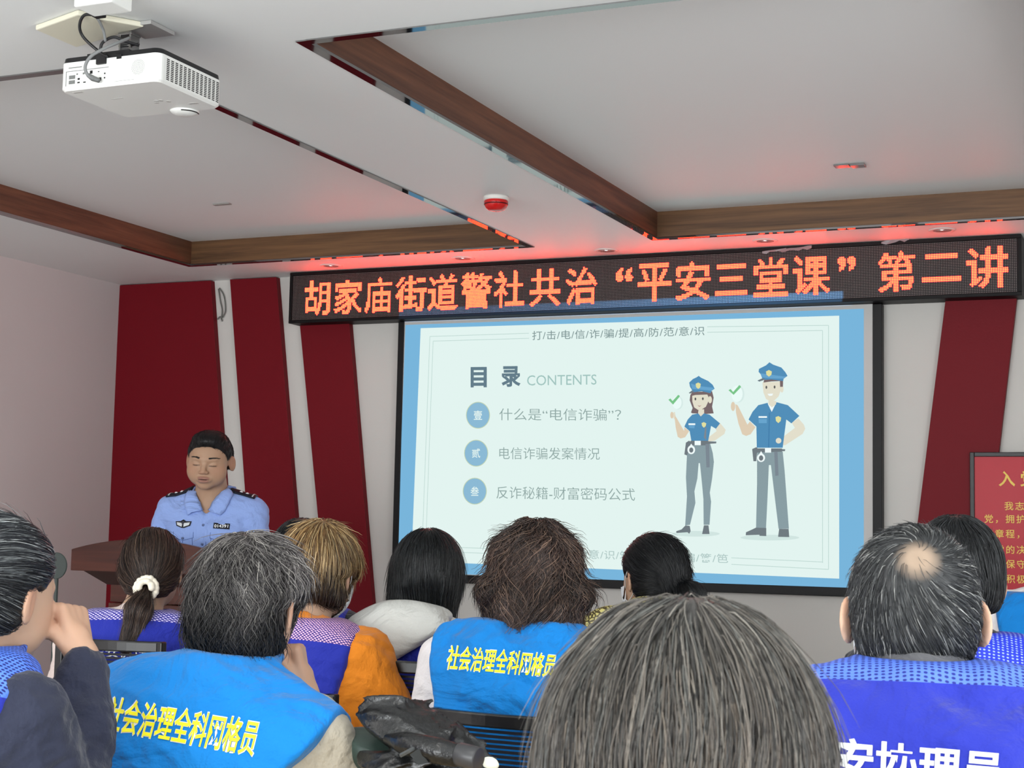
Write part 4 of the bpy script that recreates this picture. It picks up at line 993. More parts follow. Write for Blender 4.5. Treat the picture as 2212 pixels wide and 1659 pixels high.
# ------------------------------------------------------------------ chairs
bkm = mat('chair_black', (14, 14, 16), 0.3, 0.5); slm = mat('chair_mesh', (12, 13, 24), 0.55, 0.3)
def chair(label, c, w=0.42, yaw=0, ztop=1.0, back=0.46):
    """c: centre of the top rail of the backrest"""
    t = empty('office_chair', (c[0], c[1], 0)); t.rotation_euler = (0, 0, math.radians(yaw)); tag(t, label, 'chair', 'black office chairs with slatted mesh backs')
    z1 = c[2]; z0 = z1 - back; w2 = w / 2
    cur = lambda x: 0.035 * (1 - (x / w2) ** 2) * -1.0
    xs = np.linspace(-w2, w2, 13)
    rail = [(x, cur(x), z1 - 0.014) for x in xs]; low = [(x, cur(x) + 0.03, z0) for x in xs]
    fr_ = B()
    for R_, hh in ((rail, 0.030), (low, 0.024)):
        loft(fr_, [[(a[0], a[1] - 0.012, a[2] - hh / 2), (a[0], a[1] + 0.010, a[2] - hh / 2), (a[0], a[1] + 0.010, a[2] + hh / 2), (a[0], a[1] - 0.012, a[2] + hh / 2)] for a in R_])
    for s in (-1, 1): fr_.box(s * w2 - 0.013, s * w2 + 0.013, -0.012, 0.014, z0 - 0.012, z1 + 0.001)
    fr_.build('back_frame', bkm, t, bevel=0.004)
    sl = B(); nsl = int((back - 0.05) / 0.0105)
    for k_ in range(nsl):
        z = z0 + 0.02 + k_ * 0.0105; yy = 0.03 * (1 - (z - z0) / back)
        for i in range(0, 12, 2):
            a, b_ = xs[i], xs[i + 2]
            sl.add([(a, cur(a) + yy - 0.001, z), (b_, cur(b_) + yy - 0.001, z), (b_, cur(b_) + yy - 0.001, z + 0.0062), (a, cur(a) + yy - 0.001, z + 0.0062), (a, cur(a) + yy + 0.002, z), (b_, cur(b_) + yy + 0.002, z), (b_, cur(b_) + yy + 0.002, z + 0.0062), (a, cur(a) + yy + 0.002, z + 0.0062)],
                   [[0, 1, 2, 3], [5, 4, 7, 6], [3, 2, 6, 7], [1, 0, 4, 5]])
    o = sl.build('mesh_back', slm, t)
    B().box(-0.24, 0.24, 0.04, 0.50, 0.42, 0.48).build('seat', mat('chair_fabric', (24, 24, 28), 0.9), t, bevel=0.02)
    B().tube([(0, 0.02, z0), (0, 0.0, 0.52), (0, 0.10, 0.42), (0, 0.25, 0.41)], 0.018, 8).build('back_support', bkm, t, smooth=True)
    B().tube([(0, 0.26, 0.08), (0, 0.26, 0.42)], 0.025, 12).build('gas_column', bkm, t, smooth=True)
    for i in range(5):
        a = 6.283 * i / 5 + 0.3; e = (0.28 * math.cos(a), 0.26 + 0.28 * math.sin(a), 0.07)
        l = B().tube([(0, 0.26, 0.10), e], [0.022, 0.014], 8).build('leg', bkm, t, smooth=True)
        B().lathe([(0.026, -0.012), (0.028, 0), (0.026, 0.012)], (e[0], e[1], 0.028), 'x', 14).build('caster', bkm, l, smooth=True)
    return t
# ------------------------------------------------------------------ materials of the clothes
def cloth_mat(name, col, rough=0.75, sheen=0.15, weave=900):
    if name in MATS: return MATS[name]
    m = mat(name, col, rough, 0.25, sheen=sheen); nt = m.node_tree; b = nt.nodes['Principled BSDF']
    tc = nt.nodes.new('ShaderNodeTexCoord'); n = nt.nodes.new('ShaderNodeTexNoise'); n.inputs['Scale'].default_value = 5; n.inputs['Detail'].default_value = 4; n.inputs['Distortion'].default_value = 1.6
    n2 = nt.nodes.new('ShaderNodeTexNoise'); n2.inputs['Scale'].default_value = weave * 0.3
    ad = nt.nodes.new('ShaderNodeMath'); ad.operation = 'MULTIPLY_ADD'; ad.inputs[1].default_value = 0.03
    bp = nt.nodes.new('ShaderNodeBump'); bp.inputs['Strength'].default_value = 0.9; bp.inputs['Distance'].default_value = 0.035
    L = nt.links.new
    L(tc.outputs['Object'], n.inputs['Vector']); L(tc.outputs['Object'], n2.inputs['Vector']); L(n2.outputs['Fac'], ad.inputs[0]); L(n.outputs['Fac'], ad.inputs[2]); L(ad.outputs[0], bp.inputs['Height']); L(bp.outputs['Normal'], b.inputs['Normal'])
    return m
def net_mat(name, thread, hole, pitch=0.0075, size=0.34, diag=False):
    """knitted mesh fabric: round holes that show the cloth beneath"""
    m = mat(name, thread, 0.6, 0.3); nt = m.node_tree; b = nt.nodes['Principled BSDF']; L = nt.links.new
    tc = nt.nodes.new('ShaderNodeTexCoord'); sp = nt.nodes.new('ShaderNodeSeparateXYZ'); L(tc.outputs['Object'], sp.inputs[0])
    v = nt.nodes.new('ShaderNodeMath'); v.operation = 'ADD'; L(sp.outputs['Z'], v.inputs[0]); L(sp.outputs['Y'], v.inputs[1])
    x1 = nt.nodes.new('ShaderNodeMath'); x1.operation = 'MULTIPLY'; x1.inputs[1].default_value = 1.0; L(sp.outputs['X'], x1.inputs[0])
    cb = nt.nodes.new('ShaderNodeCombineXYZ')
    if diag:
        s1 = nt.nodes.new('ShaderNodeMath'); s1.operation = 'ADD'; L(x1.outputs[0], s1.inputs[0]); L(v.outputs[0], s1.inputs[1])
        s2 = nt.nodes.new('ShaderNodeMath'); s2.operation = 'SUBTRACT'; L(x1.outputs[0], s2.inputs[0]); L(v.outputs[0], s2.inputs[1])
        L(s1.outputs[0], cb.inputs[0]); L(s2.outputs[0], cb.inputs[1])
    else:
        L(x1.outputs[0], cb.inputs[0]); L(v.outputs[0], cb.inputs[1])
    vo = nt.nodes.new('ShaderNodeTexVoronoi'); vo.voronoi_dimensions = '2D'; vo.inputs['Scale'].default_value = 1 / pitch; vo.inputs['Randomness'].default_value = 0.12
    L(cb.outputs[0], vo.inputs['Vector'])
    cr = nt.nodes.new('ShaderNodeValToRGB'); cr.color_ramp.elements[0].position = size - 0.04; cr.color_ramp.elements[0].color = L4(hole); cr.color_ramp.elements[1].position = size + 0.04; cr.color_ramp.elements[1].color = L4(thread)
    L(vo.outputs['Distance'], cr.inputs[0]); L(cr.outputs[0], b.inputs['Base Color'])
    bp = nt.nodes.new('ShaderNodeBump'); bp.inputs['Strength'].default_value = 0.6; bp.inputs['Distance'].default_value = 0.002; L(vo.outputs['Distance'], bp.inputs['Height']); L(bp.outputs['Normal'], b.inputs['Normal'])
    return m
royal = cloth_mat('royal_blue_cloth', (33, 45, 158))
azure = cloth_mat('azure_cloth', (4, 124, 204))
white_print = mat('white_print', (238, 240, 240), 0.5, 0.3)
yellow_print = mat('yellow_print', (252, 240, 40), 0.5, 0.3)
ASKIN = (0.50, 0.32, 0.22)

# ------------------------------------------------------------------ hair shapes (head frame)
CN = Noise(77)
def cap(p, t=0.014, A=(0.082, 0.066), n=(0.77, -0.64), low=-0.085, k=0.012, wide=0.0, back=0.0, ear=False, ear_y=0.0):
    d = ell(p, (0, -0.014 - back * 0.5, 0.028), (0.077 + t + wide, 0.098 + t + back * 0.5, 0.087 + t))
    d = smin(d, ell(p, (0, -0.030, -0.025), (0.070 + t + wide, 0.074 + t, 0.075)), 0.03)
    d = smax(d, (p[:, 1] - A[0]) * n[0] + (p[:, 2] - A[1]) * n[1] + 0.0022 * CN(p, 110) + 0.002 * CN(p, 45), k)
    if ear: d = smax(d, -ell(np.concatenate([np.abs(p[:, 0:1]), p[:, 1:]], 1), (0.092 + wide, ear_y, -0.014), (0.030, 0.024, 0.036)), 0.008)
    return smax(d, low - p[:, 2], k)
one = lambda c: np.ones(len(c))
def from_point(W, down=0.0, swirl=0.0):
    W = np.array(W, f32)
    def f(p, g):
        d = unit(p - W); s = np.cross(g, d)
        return d + V(0, 0, -1) * down + s * swirl
    return f
def to_point(T, down=0.0):
    T = np.array(T, f32)
    return lambda p, g: unit(T - p) + V(0, 0, -1) * down
HB = dict(lo=(-0.17, -0.19, -0.16), hi=(0.17, 0.14, 0.17))

def tuck(p, d, lo=0.074, z0=0.005, z1=0.045, hi=0.120):
    lim = lo + (hi - lo) * np.clip((p[:, 2] - z0) / (z1 - z0), 0, 1) ** 0.7
    return smax(d, np.abs(p[:, 0]) - lim, 0.012)
def neck_band(P, m, name='collar', zt=0.05, inf=0.012):
    return P.cloth(name, lambda p: np.maximum(np.maximum(P.neck(p) - inf, p[:, 2] - zt), -0.02 - p[:, 2]), m, 0.004, (-0.12, -0.12, -0.04), (0.12, 0.12, 0.12))

def ear_loop(P, side, m, name='mask_loop'):
    q = [(side * 0.066, 0.045, -0.03), (side * 0.084, 0.012, -0.002), (side * 0.087, -0.012, 0.022), (side * 0.083, -0.030, 0.012), (side * 0.080, -0.033, -0.014), (side * 0.072, -0.008, -0.044), (side * 0.064, 0.035, -0.062)]
    b = B().tube(catmull(q, 6), 0.0013, 6)
    v = np.array(b.v, f32) @ P.Rh.T + P.hc
    return mesh_obj(name, v, np.array([f for f in b.f if len(f) == 4]), m, P.o, smooth=True)
def face_mask(P, m):
    def fn(p):
        q = P.H(p)
        d = head_sdf(q, P.hw) - 0.007
        d = smax(d, -(head_sdf(q, P.hw) - 0.004), 0.001)
        d = np.maximum(d, 0.03 - q[:, 1]); d = np.maximum(d, q[:, 2] + 0.018)
        return d
    o = P.cloth('face_mask', fn, m, 0.004, (-0.15, -0.05, -0.05), (0.15, 0.30, 0.35)); return o

# ================================================================== the officer
P0 = Person('male officer in light blue uniform shirt reading behind the lectern', (453, 995), 6.72, yaw=196, hyaw=4, hpitch=-10, hroll=-3, hc=(0.0, 0.060, 0.158), sc=1.0, sw=0.180, lean=0.0, hw=1.12,
            skin=(0.44, 0.27, 0.175), h=0.0038, stand=True, mouth=0.0030, fat=0.009, girth=1.08, seed=4,
            arms=[((-0.215, 0.05, -0.320), (-0.03, 0.27, -0.400), dict(d=(0.7, 0.6, -0.1), n=(0, 0, -1), side=-1, curl=(25, 30, 20))),
                  ((0.245, 0.04, -0.300), (0.16, 0.26, -0.335), dict(d=(-0.55, 0.8, -0.05), n=(0, 0, -1), side=1, curl=(20, 30, 20), thumb=25))])
P0.build_body()
P0.trousers((26, 30, 46))
shirt_m = cloth_mat('uniform_blue', (150, 176, 236), 0.8, 0.1)
def uniform(p):
    d = P0.torso(p, 0.012)
    for i in (0, 1):
        a = P0.arm(p, i, 0.016, 0.80)
        d = smin(d, a, 0.022)
    m = np.concatenate([np.abs(p[:, 0:1]), p[:, 1:]], 1)
    d = d - 0.0040 * P0.N(p, 28) - 0.0035 * (0.5 - np.abs(P0.N2(p, 42)))
    # diagonal pull folds at the armpits and elbows
    for i, s in ((0, -1), (1, 1)):
        e = np.array(P0.arms[i][0], f32); r = np.sqrt(((p - (e * 0.6 + np.array(P0.shoulder(i)) * 0.4)) ** 2).sum(1))
        d = d - 0.006 * np.sin(r * 120 + 4 * P0.N(p, 8)) * np.exp(-(r / 0.09) ** 2)
    # v neck opening and placket
    d = smax(d, -(P0.neck(p) - 0.006), 0.006)
    vv = ell(p, (0, 0.075, 0.0), (0.030, 0.06, 0.068)); d = smax(d, -vv, 0.006)
    d = d - 0.0016 * (np.abs(p[:, 0]) < 0.016) * (p[:, 1] > 0)
    return np.maximum(d, -(p[:, 2] + 0.62))
U = P0.cloth('uniform_shirt', uniform, shirt_m, 0.0045, (-0.45, -0.25, -0.66), (0.45, 0.42, 0.10))
# collar: a stand with two pointed wings
def collar_wings():
    for s in (-1, 1):
        A = catmull([(0.0, -0.088, 0.056), (0.062 * s, -0.050, 0.056), (0.072 * s, 0.005, 0.044), (0.060 * s, 0.048, 0.022), (0.036 * s, 0.075, -0.012), (0.012 * s, 0.090, -0.052)], 4)
        Bq = catmull([(0.0, -0.102, 0.018), (0.080 * s, -0.055, 0.016), (0.100 * s, 0.005, 0.004), (0.098 * s, 0.050, -0.014), (0.094 * s, 0.078, -0.040), (0.070 * s, 0.095, -0.084)], 4); n = len(A)
        rows_ = []
        for k_ in range(6):
            u = k_ / 5; q = np.array([a * (1 - u) + b * u for a, b in zip(A, Bq)], f32)
            lim = 0.004 + 0.005 * math.sin(u * 3.14) + 0.002
            for _ in range(4):
                dd = uniform(q); push = np.clip(lim - dd, 0, 0.03)[:, None]; q = q + grad(uniform, q) * push
            rows_.append(q)
        v = np.concatenate(rows_); f = [[k_ * n + i, k_ * n + i + 1, (k_ + 1) * n + i + 1, (k_ + 1) * n + i] for k_ in range(5) for i in range(n - 1)]
        o = B().add(v, f).build('collar', shirt_m, P0.o, smooth=True); md = o.modifiers.new('t', 'SOLIDIFY'); md.thickness = 0.003; md.offset = 0
collar_wings()
bvhU = BVHTree.FromPolygons([tuple(a.co) for a in U.data.vertices], [tuple(q.vertices) for q in U.data.polygons])
def on_shirt(x, z, side=0):
    h = bvhU.ray_cast(Vector((x, 0.5, z)), Vector((0, -1, 0))); return h[0], h[1]
def patch(name, pts, m, lift=0.002, th=0.0016, parent=None):
    """flat badge lying on the shirt front, its outline given in shirt x,z"""
    cx_ = sum(p[0] for p in pts) / len(pts); cz_ = sum(p[1] for p in pts) / len(pts)
    v = []
    for x, z in pts + [(cx_, cz_)]:
        h = on_shirt(x, z)[0]; v.append((x, (h[1] if h else 0.1) + lift, z))
    n = len(pts); v2 = [(a[0], a[1] - th, a[2]) for a in v]
    f = [[i, (i + 1) % n, n] for i in range(n)] + [[n + 1 + (i + 1) % n, n + 1 + i, 2 * n + 1] for i in range(n)] + [[i, n + 1 + i, n + 1 + (i + 1) % n, (i + 1) % n] for i in range(n)]
    o = B().add(v + v2, f).build(name, m, parent or P0.o); return o
navy = mat('badge_navy', (10, 12, 28), 0.5, 0.3); silver = mat('badge_silver', (215, 218, 222), 0.35, 0.5); btn = mat('button_blue', (70, 88, 135), 0.35, 0.5)
stitch = mat('stitch_blue', (88, 108, 170), 0.8, 0.1)
# number plate on his left chest (to the right in the picture), wing badge on the other side
nx, nz = -0.082, -0.118
patch('number_badge', [(nx - 0.034, nz - 0.013), (nx + 0.034, nz - 0.010), (nx + 0.034, nz + 0.014), (nx - 0.034, nz + 0.011)][::-1], navy, 0.004)
def shirt_text(txt, x0, x1, z0, z1, m, lift, name, parent=None, off_=0.0):
    v, f, _, _ = text_geo(txt, off_); vs = []
    for a in v:
        x = x1 + (x0 - x1) * a[0]; z = z0 + (z1 - z0) * a[1] + 0.0; h = on_shirt(x, z)[0]; vs.append((x, (h[1] if h else 0.1) + lift, z))
    return mesh_obj(name, vs, f, m, parent or P0.o)
shirt_text('014391', nx - 0.029, nx + 0.029, nz - 0.006, nz + 0.007, white_print, 0.0056, 'badge_number', bpy.data.objects['number_badge'], 0.02)
wx_, wz_ = 0.083, -0.110
patch('wing_badge', [(wx_ + 0.035, wz_ + 0.009), (wx_ + 0.030, wz_ - 0.010), (wx_ + 0.004, wz_ - 0.019), (wx_ - 0.006, wz_ - 0.019), (wx_ - 0.031, wz_ - 0.009), (wx_ - 0.035, wz_ + 0.010), (wx_ - 0.012, wz_ + 0.010), (wx_, wz_ + 0.017), (wx_ + 0.012, wz_ + 0.010)], navy, 0.004)
wg = bpy.data.objects['wing_badge']
for s in (-1, 1): patch('wing', [(wx_ + s * 0.029, wz_ + 0.005), (wx_ + s * 0.026, wz_ - 0.006), (wx_ + s * 0.004, wz_ - 0.014), (wx_ + s * 0.003, wz_ + 0.002)][::s], silver, 0.0052, parent=wg)
patch('crest', circ(wx_, wz_ + 0.003, 0.006, 0.007, 10), mat('crest_dark', (60, 60, 70), 0.4), 0.0060, parent=wg)
# shirt pockets: flap seams, pleat and buttons
def seam(pts, r=0.0011, name='seam', parent=None):
    P = []
    for a, b_ in zip(pts[:-1], pts[1:]):
        for t in np.linspace(0, 1, 6):
            x, z = a[0] + (b_[0] - a[0]) * t, a[1] + (b_[1] - a[1]) * t; h = on_shirt(x, z)[0]; P.append((x, (h[1] if h else 0.1) + 0.0002, z))
    return B().tube(P, r, 5).build(name, stitch, parent or P0.o, smooth=True)
for s in (-1, 1):
    c = s * 0.082; zt = -0.145
    b = B().box(0, 0.0001, 0, 0.0001, 0, 0.0001); pk_ = None
    ft = [(c - 0.045, zt - 0.024), (c, zt - 0.036), (c + 0.045, zt - 0.024)]
    pk_ = seam([(c - 0.045, zt), (c - 0.045, zt - 0.024)] + ft[1:] + [(c + 0.045, zt)], name='pocket_flap')
    seam([(c, zt - 0.037), (c, zt - 0.105)], name='pocket_pleat', parent=pk_)
    seam([(c - 0.041, zt - 0.026), (c - 0.041, zt - 0.105), (c + 0.041, zt - 0.105), (c + 0.041, zt - 0.026)], name='pocket_edge', parent=pk_)
    h = on_shirt(c, zt - 0.027)[0]; B().lathe([(0.0055, 0.0), (0.0055, 0.0025), (0.003, 0.003)], (c, h[1], zt - 0.027), 'y', 14).build('button', btn, P0.o, smooth=True)
for z in (-0.040, -0.115, -0.195, -0.275, -0.345):
    h = on_shirt(0, z)[0]
    if h: B().lathe([(0.0055, 0.0), (0.0055, 0.0028), (0.003, 0.0034)], (0, h[1], z), 'y', 14).build('button', btn, P0.o, smooth=True)
seam([(-0.017, -0.03), (-0.017, -0.42)], name='placket_seam')
# epaulettes
def on_top(x, y):
    h = bvhU.ray_cast(Vector((x, y, 0.4)), Vector((0, 0, -1))); return np.array(h[0]), np.array(h[1])
for i, s in ((0, -1), (1, 1)):
    nu, nv = 9, 5; v = []
    for a_ in range(nu):
        t = a_ / (nu - 1); x = s * (0.082 + 0.112 * t)
        for b_ in range(nv):
            u = b_ / (nv - 1); wdt = 0.048 * (0.82 + 0.18 * t); y = -0.004 + (u - 0.35) * wdt + 0.010
            P_, n_ = on_top(x, y); v.append(P_ + n_ * 0.004)
    f = [[a_ * nv + b_, a_ * nv + b_ + 1, (a_ + 1) * nv + b_ + 1, (a_ + 1) * nv + b_] for a_ in range(nu - 1) for b_ in range(nv - 1)]
    ep = B().add(v, f).build('epaulette', navy, P0.o, smooth=True); md = ep.modifiers.new('t', 'SOLIDIFY'); md.thickness = 0.006; md.offset = 0
    for t in (0.42, 0.66):
        P_, n_ = on_top(s * (0.082 + 0.112 * t), 0.016); P_ = P_ + n_ * 0.0075
        B().lathe([(0.0085, 0), (0.006, 0.003), (0.001, 0.0045)], P_, 'z', 4, M=Vector(n_).to_track_quat('Z', 'Y').to_matrix().to_4x4()).build('star', silver, ep)
    v = []
    for dx in (-0.0025, 0.0025):
        for y in (-0.014, 0.0, 0.014, 0.030):
            P_, n_ = on_top(s * (0.082 + 0.112 * 0.90) + dx, y + 0.004); v.append(P_ + n_ * 0.0085)
    o = B().add(v, [[j, j + 1, j + 5, j + 4] for j in range(3)]).build('bar', silver, ep); o.modifiers.new('t', 'SOLIDIFY').thickness = 0.001
# sleeve shield
sh_, el = np.array(P0.shoulder(0)), np.array(P0.arms[0][0])
c = sh_ * 0.55 + el * 0.45; ax_ = unit(el - sh_); out = unit(np.array((-1.0, 0.75, 0.25))); out = unit(out - ax_ * (out @ ax_)); sd = np.cross(ax_, out)
def shield(k_, lift):
    pts = [(-0.024, 0.030), (0, 0.036), (0.024, 0.030), (0.027, 0.005), (0.018, -0.022), (0, -0.040), (-0.018, -0.022), (-0.027, 0.005)]
    return [tuple(c + out * (0.061 + lift - (x * k_) ** 2 * 9) + sd * x * k_ + -ax_ * z * k_) for x, z in pts]
sp_ = B(); vv = shield(1, 0); sp_.add(vv + [tuple(np.mean(vv, 0) + out * 0.003)], [[i, (i + 1) % 8, 8] for i in range(8)]); shb = sp_.build('sleeve_badge', navy, P0.o); shb.modifiers.new('t', 'SOLIDIFY').thickness = 0.003
for kk, col, lf in ((0.88, (205, 208, 210), 0.003), (0.80, (30, 30, 48), 0.0036)):
    sp_ = B(); vv = shield(kk, lf); sp_.add(vv + [tuple(np.mean(vv, 0) + out * 0.003)], [[i, (i + 1) % 8, 8] for i in range(8)]); sp_.build('badge_rim', mat('badge_%d' % col[0], col, 0.5), shb).modifiers.new('t', 'SOLIDIFY').thickness = 0.001
for dx, dz, w_, col in ((0, 0.018, 0.010, (190, 40, 48)), (-0.006, 0.0, 0.008, (225, 225, 228)), (0.007, -0.004, 0.007, (190, 60, 66)), (0, -0.018, 0.009, (225, 225, 228)), (0.008, 0.012, 0.006, (225, 225, 228))):
    q = c + out * 0.0665 + sd * dx - ax_ * dz
    v = [tuple(q + sd * math.cos(a) * w_ * 0.5 - ax_ * math.sin(a) * w_ * 0.6) for a in np.linspace(0, 6.28, 8)[:-1]]
    B().add(v, [list(range(7))]).build('badge_emblem', mat('emblem_%d%d' % (col[0], col[1]), col, 0.5), shb).modifiers.new('t', 'SOLIDIFY').thickness = 0.001
# watch on the left wrist
e, w = np.array(P0.arms[0][0]), np.array(P0.arms[0][1]); d = unit(w - e); cc = w - d * 0.045
Mx = Vector(d).to_track_quat('Z', 'Y').to_matrix().to_4x4()
B().lathe([(0.0325, -0.009), (0.0345, -0.004), (0.0345, 0.004), (0.0325, 0.009)], cc, 'z', 24, M=Mx).build('wristwatch', mat('watch_dark', (24, 26, 32), 0.3), P0.o, smooth=True)
def h0(p):
    q = p / np.array([1.09, 1, 1], f32); d = cap(q, 0.008, A=(0.084, 0.078), n=(0.78, -0.62), low=-0.035, ear=True)
    return smin(d, smax(ell(q, (0, 0.010, 0.088), (0.066, 0.078, 0.038)), (q[:, 1] - 0.084) * 0.78 - (q[:, 2] - 0.078) * 0.62, 0.01), 0.015)
hair(P0, h0, avoid=((0.094, 0.000, -0.014), (0.032, 0.024, 0.036)), region=one, dirf=from_point((0, -0.05, 0.13), 0.15), count=3800, n=5, step=0.004, rad=0.0006, cols=[(26, 24, 26), (16, 15, 17), (38, 34, 34)], basecol=(14, 13, 15), lift=(0.0, 0.003), rough=0.5, fly=0.002, seed=8, h=0.003, **HB)
# eyebrows as short strands
def brow(P, col=(26, 22, 20)):
    rng = np.random.RandomState(5); fn = lambda q: head_sdf(q, P.hw, P.mouth, P.fat)
    st = []
    for s in (-1, 1):
        n = 240; t = rng.rand(n); x = s * (0.014 + 0.034 * t) * P.hw; z = 0.0195 + 0.003 * np.sin(t * 2.6) - 0.001 * t + rng.randn(n) * 0.0011 * (0.9 - 0.5 * t)
        st.append(np.stack([x, np.full(n, 0.088) - 0.014 * t * t, z], 1))
    st = np.concatenate(st).astype(f32)
    for _ in range(6): st = st - grad(fn, st) * (fn(st) - 0.0006)[:, None]
    dr = lambda p, g: np.stack([np.sign(p[:, 0]), np.zeros(len(p)), np.full(len(p), 0.25)], 1)
    v, q, t = strands(fn, st, dr, 4, 0.0032, 0.0008, np.tile(np.array(lin(col), f32), (len(st), 1)), rng, lift=(0.0003, 0.001))
    return mesh_obj('eyebrows', v @ P.Rh.T + P.hc, q, attr_mat('hair_50', 0.5), P.o, smooth=True, tone=t)
brow(P0)

# ================================================================== the audience
def seated(P, skin_h=None): P.build_body()

# ---- woman on the left edge, chin on her hand
P1 = Person('woman at the left edge with grey streaked bun, chin resting on her hand', (-6, 1283), 2.6, yaw=-4, hyaw=0, hpitch=-4, hc=(0.0, 0.085, 0.118), sw=0.172, lean=0.08, legs=[((-0.09, -0.08, -0.55), (-0.34, 0.22, -0.54), (-0.34, 0.24, -0.93)), ((0.09, -0.08, -0.55), (-0.10, 0.30, -0.54), (-0.10, 0.32, -0.93))], skin=ASKIN, h=0.0042, seed=11, roll=4,
            arms=[((-0.22, 0.05, -0.30), (-0.08, 0.25, -0.30), None),
                  ((0.200, 0.100, -0.215), (0.092, 0.200, 0.018), dict(d=(-0.50, 0.05, 0.86), n=(-0.75, -0.2, -0.60), side=1, curl=(80, 85, 45), thumb=20))])
P1.build_body(); P1.trousers()
P1.shirt(cloth_mat('dark_navy_cloth', (38, 42, 60), 0.8), 'jacket', wend=0.90, loose=0.018, amp=0.006)
P1.vest(royal, wid=0.186, ztop=0.045, ring=0.022)
P1.yoke(net_mat('blue_net_holes', (80, 120, 220), (22, 30, 100), 0.0075, 0.33), -0.030, tilt=0.25)
def h1(p):
    d = cap(p, 0.013, A=(0.070, 0.074), n=(0.80, -0.60), low=-0.060, ear=True, ear_y=0.004)
    return smin(d, ell(p, (-0.01, -0.130, 0.030), (0.036, 0.030, 0.036)), 0.012)
def c1(v, t, rng):
    k = np.clip((v[:, 2] - 0.0) / 0.08, 0, 1)[:, None]; return t * (0.55 + 0.75 * k)
hair(P1, h1, avoid=((0.094, 0.004, -0.014), (0.032, 0.024, 0.036)), region=one, dirf=to_point((-0.01, -0.125, 0.030)), count=6500, n=12, step=0.009, rad=0.0007, cols=[(40, 42, 46), (88, 92, 94), (160, 164, 164), (28, 30, 34)], weights=[5, 3, 1.3, 4], basecol=(30, 32, 36), lift=(0, 0.004), fly=0.010, colf=c1, seed=21, toneN=0.3, **HB)
tb = B().lathe([(0.030, -0.010), (0.037, -0.005), (0.038, 0.004), (0.030, 0.010)], (0, 0, 0), 'y', 20)
v = (np.array(tb.v) + (-0.01, -0.112, 0.030)).astype(f32) @ P1.Rh.T + P1.hc
B().add(v, tb.f).build('hair_tie', mat('brown_tie', (112, 66, 44), 0.8), P1.o, smooth=True)
e, w = np.array(P1.arms[1][0]), np.array(P1.arms[1][1]); d = unit(w - e); cc = w - d * 0.018
B().lathe([(0.0300, -0.003), (0.0325, 0), (0.0300, 0.003)], cc, 'z', 24, M=Vector(d).to_track_quat('Z', 'Y').to_matrix().to_4x4()).build('bracelet', mat('gold', (235, 200, 110), 0.25, 0.6, metal=0.9), P1.o, smooth=True)

# ---- woman with the ponytail
P2_ = Person('woman with long brown ponytail and white scrunchie in front of the lectern', (329, 1233), 4.75, yaw=18, hyaw=6, hpitch=-6, hc=(0.025, 0.055, 0.150), sw=0.170, skin=ASKIN, h=0.0065, seed=12)
P2_.build_body(); P2_.trousers()
P2_.shirt(cloth_mat('pink_beige_cloth', (214, 196, 190), 0.85), 'blouse', loose=0.02, amp=0.006)
P2_.vest(royal, ztop=0.04, ring=0.02, wid=0.190)
P2_.yoke(net_mat('lilac_net', (48, 44, 150), (208, 200, 240), 0.0135, 0.36, diag=True), -0.020, tilt=0.30)
T2 = (0.012, -0.098, -0.048)
def h2(p):
    d = cap(p, 0.012, A=(0.078, 0.070), low=-0.085, wide=-0.002)
    d = smin(d, cone(p, T2, (0.0, -0.150, -0.125), 0.014, 0.034), 0.012)
    return smin(d, cone(p, (0.0, -0.150, -0.125), (-0.020, -0.150, -0.235), 0.034, 0.026), 0.02)
def d2(p, g):
    T = np.array(T2, f32); tail = (p[:, 2] < T2[2] - 0.004) & (p[:, 1] < -0.09)
    a = unit(T - p); b_ = unit(np.stack([-0.18 + 0 * p[:, 0], np.where(p[:, 2] > -0.12, -0.5, -0.02), np.full(len(p), -1.0)], 1))
    return np.where(tail[:, None], b_, a)
hair(P2_, h2, lo=(-0.12, -0.22, -0.27), hi=(0.12, 0.12, 0.15), region=one, dirf=d2, count=6500, n=14, step=0.011, rad=0.0008, cols=[(70, 52, 44), (48, 36, 32), (104, 84, 70), (36, 28, 26)], weights=[4, 4, 2, 3], basecol=(40, 30, 27), lift=(0, 0.0035), fly=0.006, seed=22, toneN=0.25)
# scrunchie: ring of small puffs
b = []
vv, ff = [], []
rng_ = random.Random(3); blobs = []
for i in range(30):
    a = 6.283 * i / 16; rr_ = 0.030 if i < 16 else 0.019
    if i >= 16 and math.sin(a) < -0.1: continue
    blobs.append((T2[0] + rr_ * math.cos(a), T2[1] - (0.030 if i < 16 else 0.042) + 0.006 * rng_.random(), T2[2] - 0.012 + rr_ * math.sin(a), 0.0085 + 0.002 * rng_.random()))
def scr(p):
    q = P2_.H(p); d = None
    for x, y, z, r in blobs:
        e_ = np.sqrt(((q - V(x, y, z)) ** 2).sum(1)) - r; d = e_ if d is None else smin(d, e_, 0.002)
    return d
cS = P2_.Rh @ V(*T2) + P2_.hc
P2_.cloth('scrunchie', scr, mat('scrunchie_white', (240, 232, 214), 0.8), 0.003, cS - 0.05, cS + 0.05)
P2_.writing('治安协理员', [(196, 1392), (348, 1396), (196, 1420), (348, 1424)], 4.8, white_print, 0.01, name='lettering')

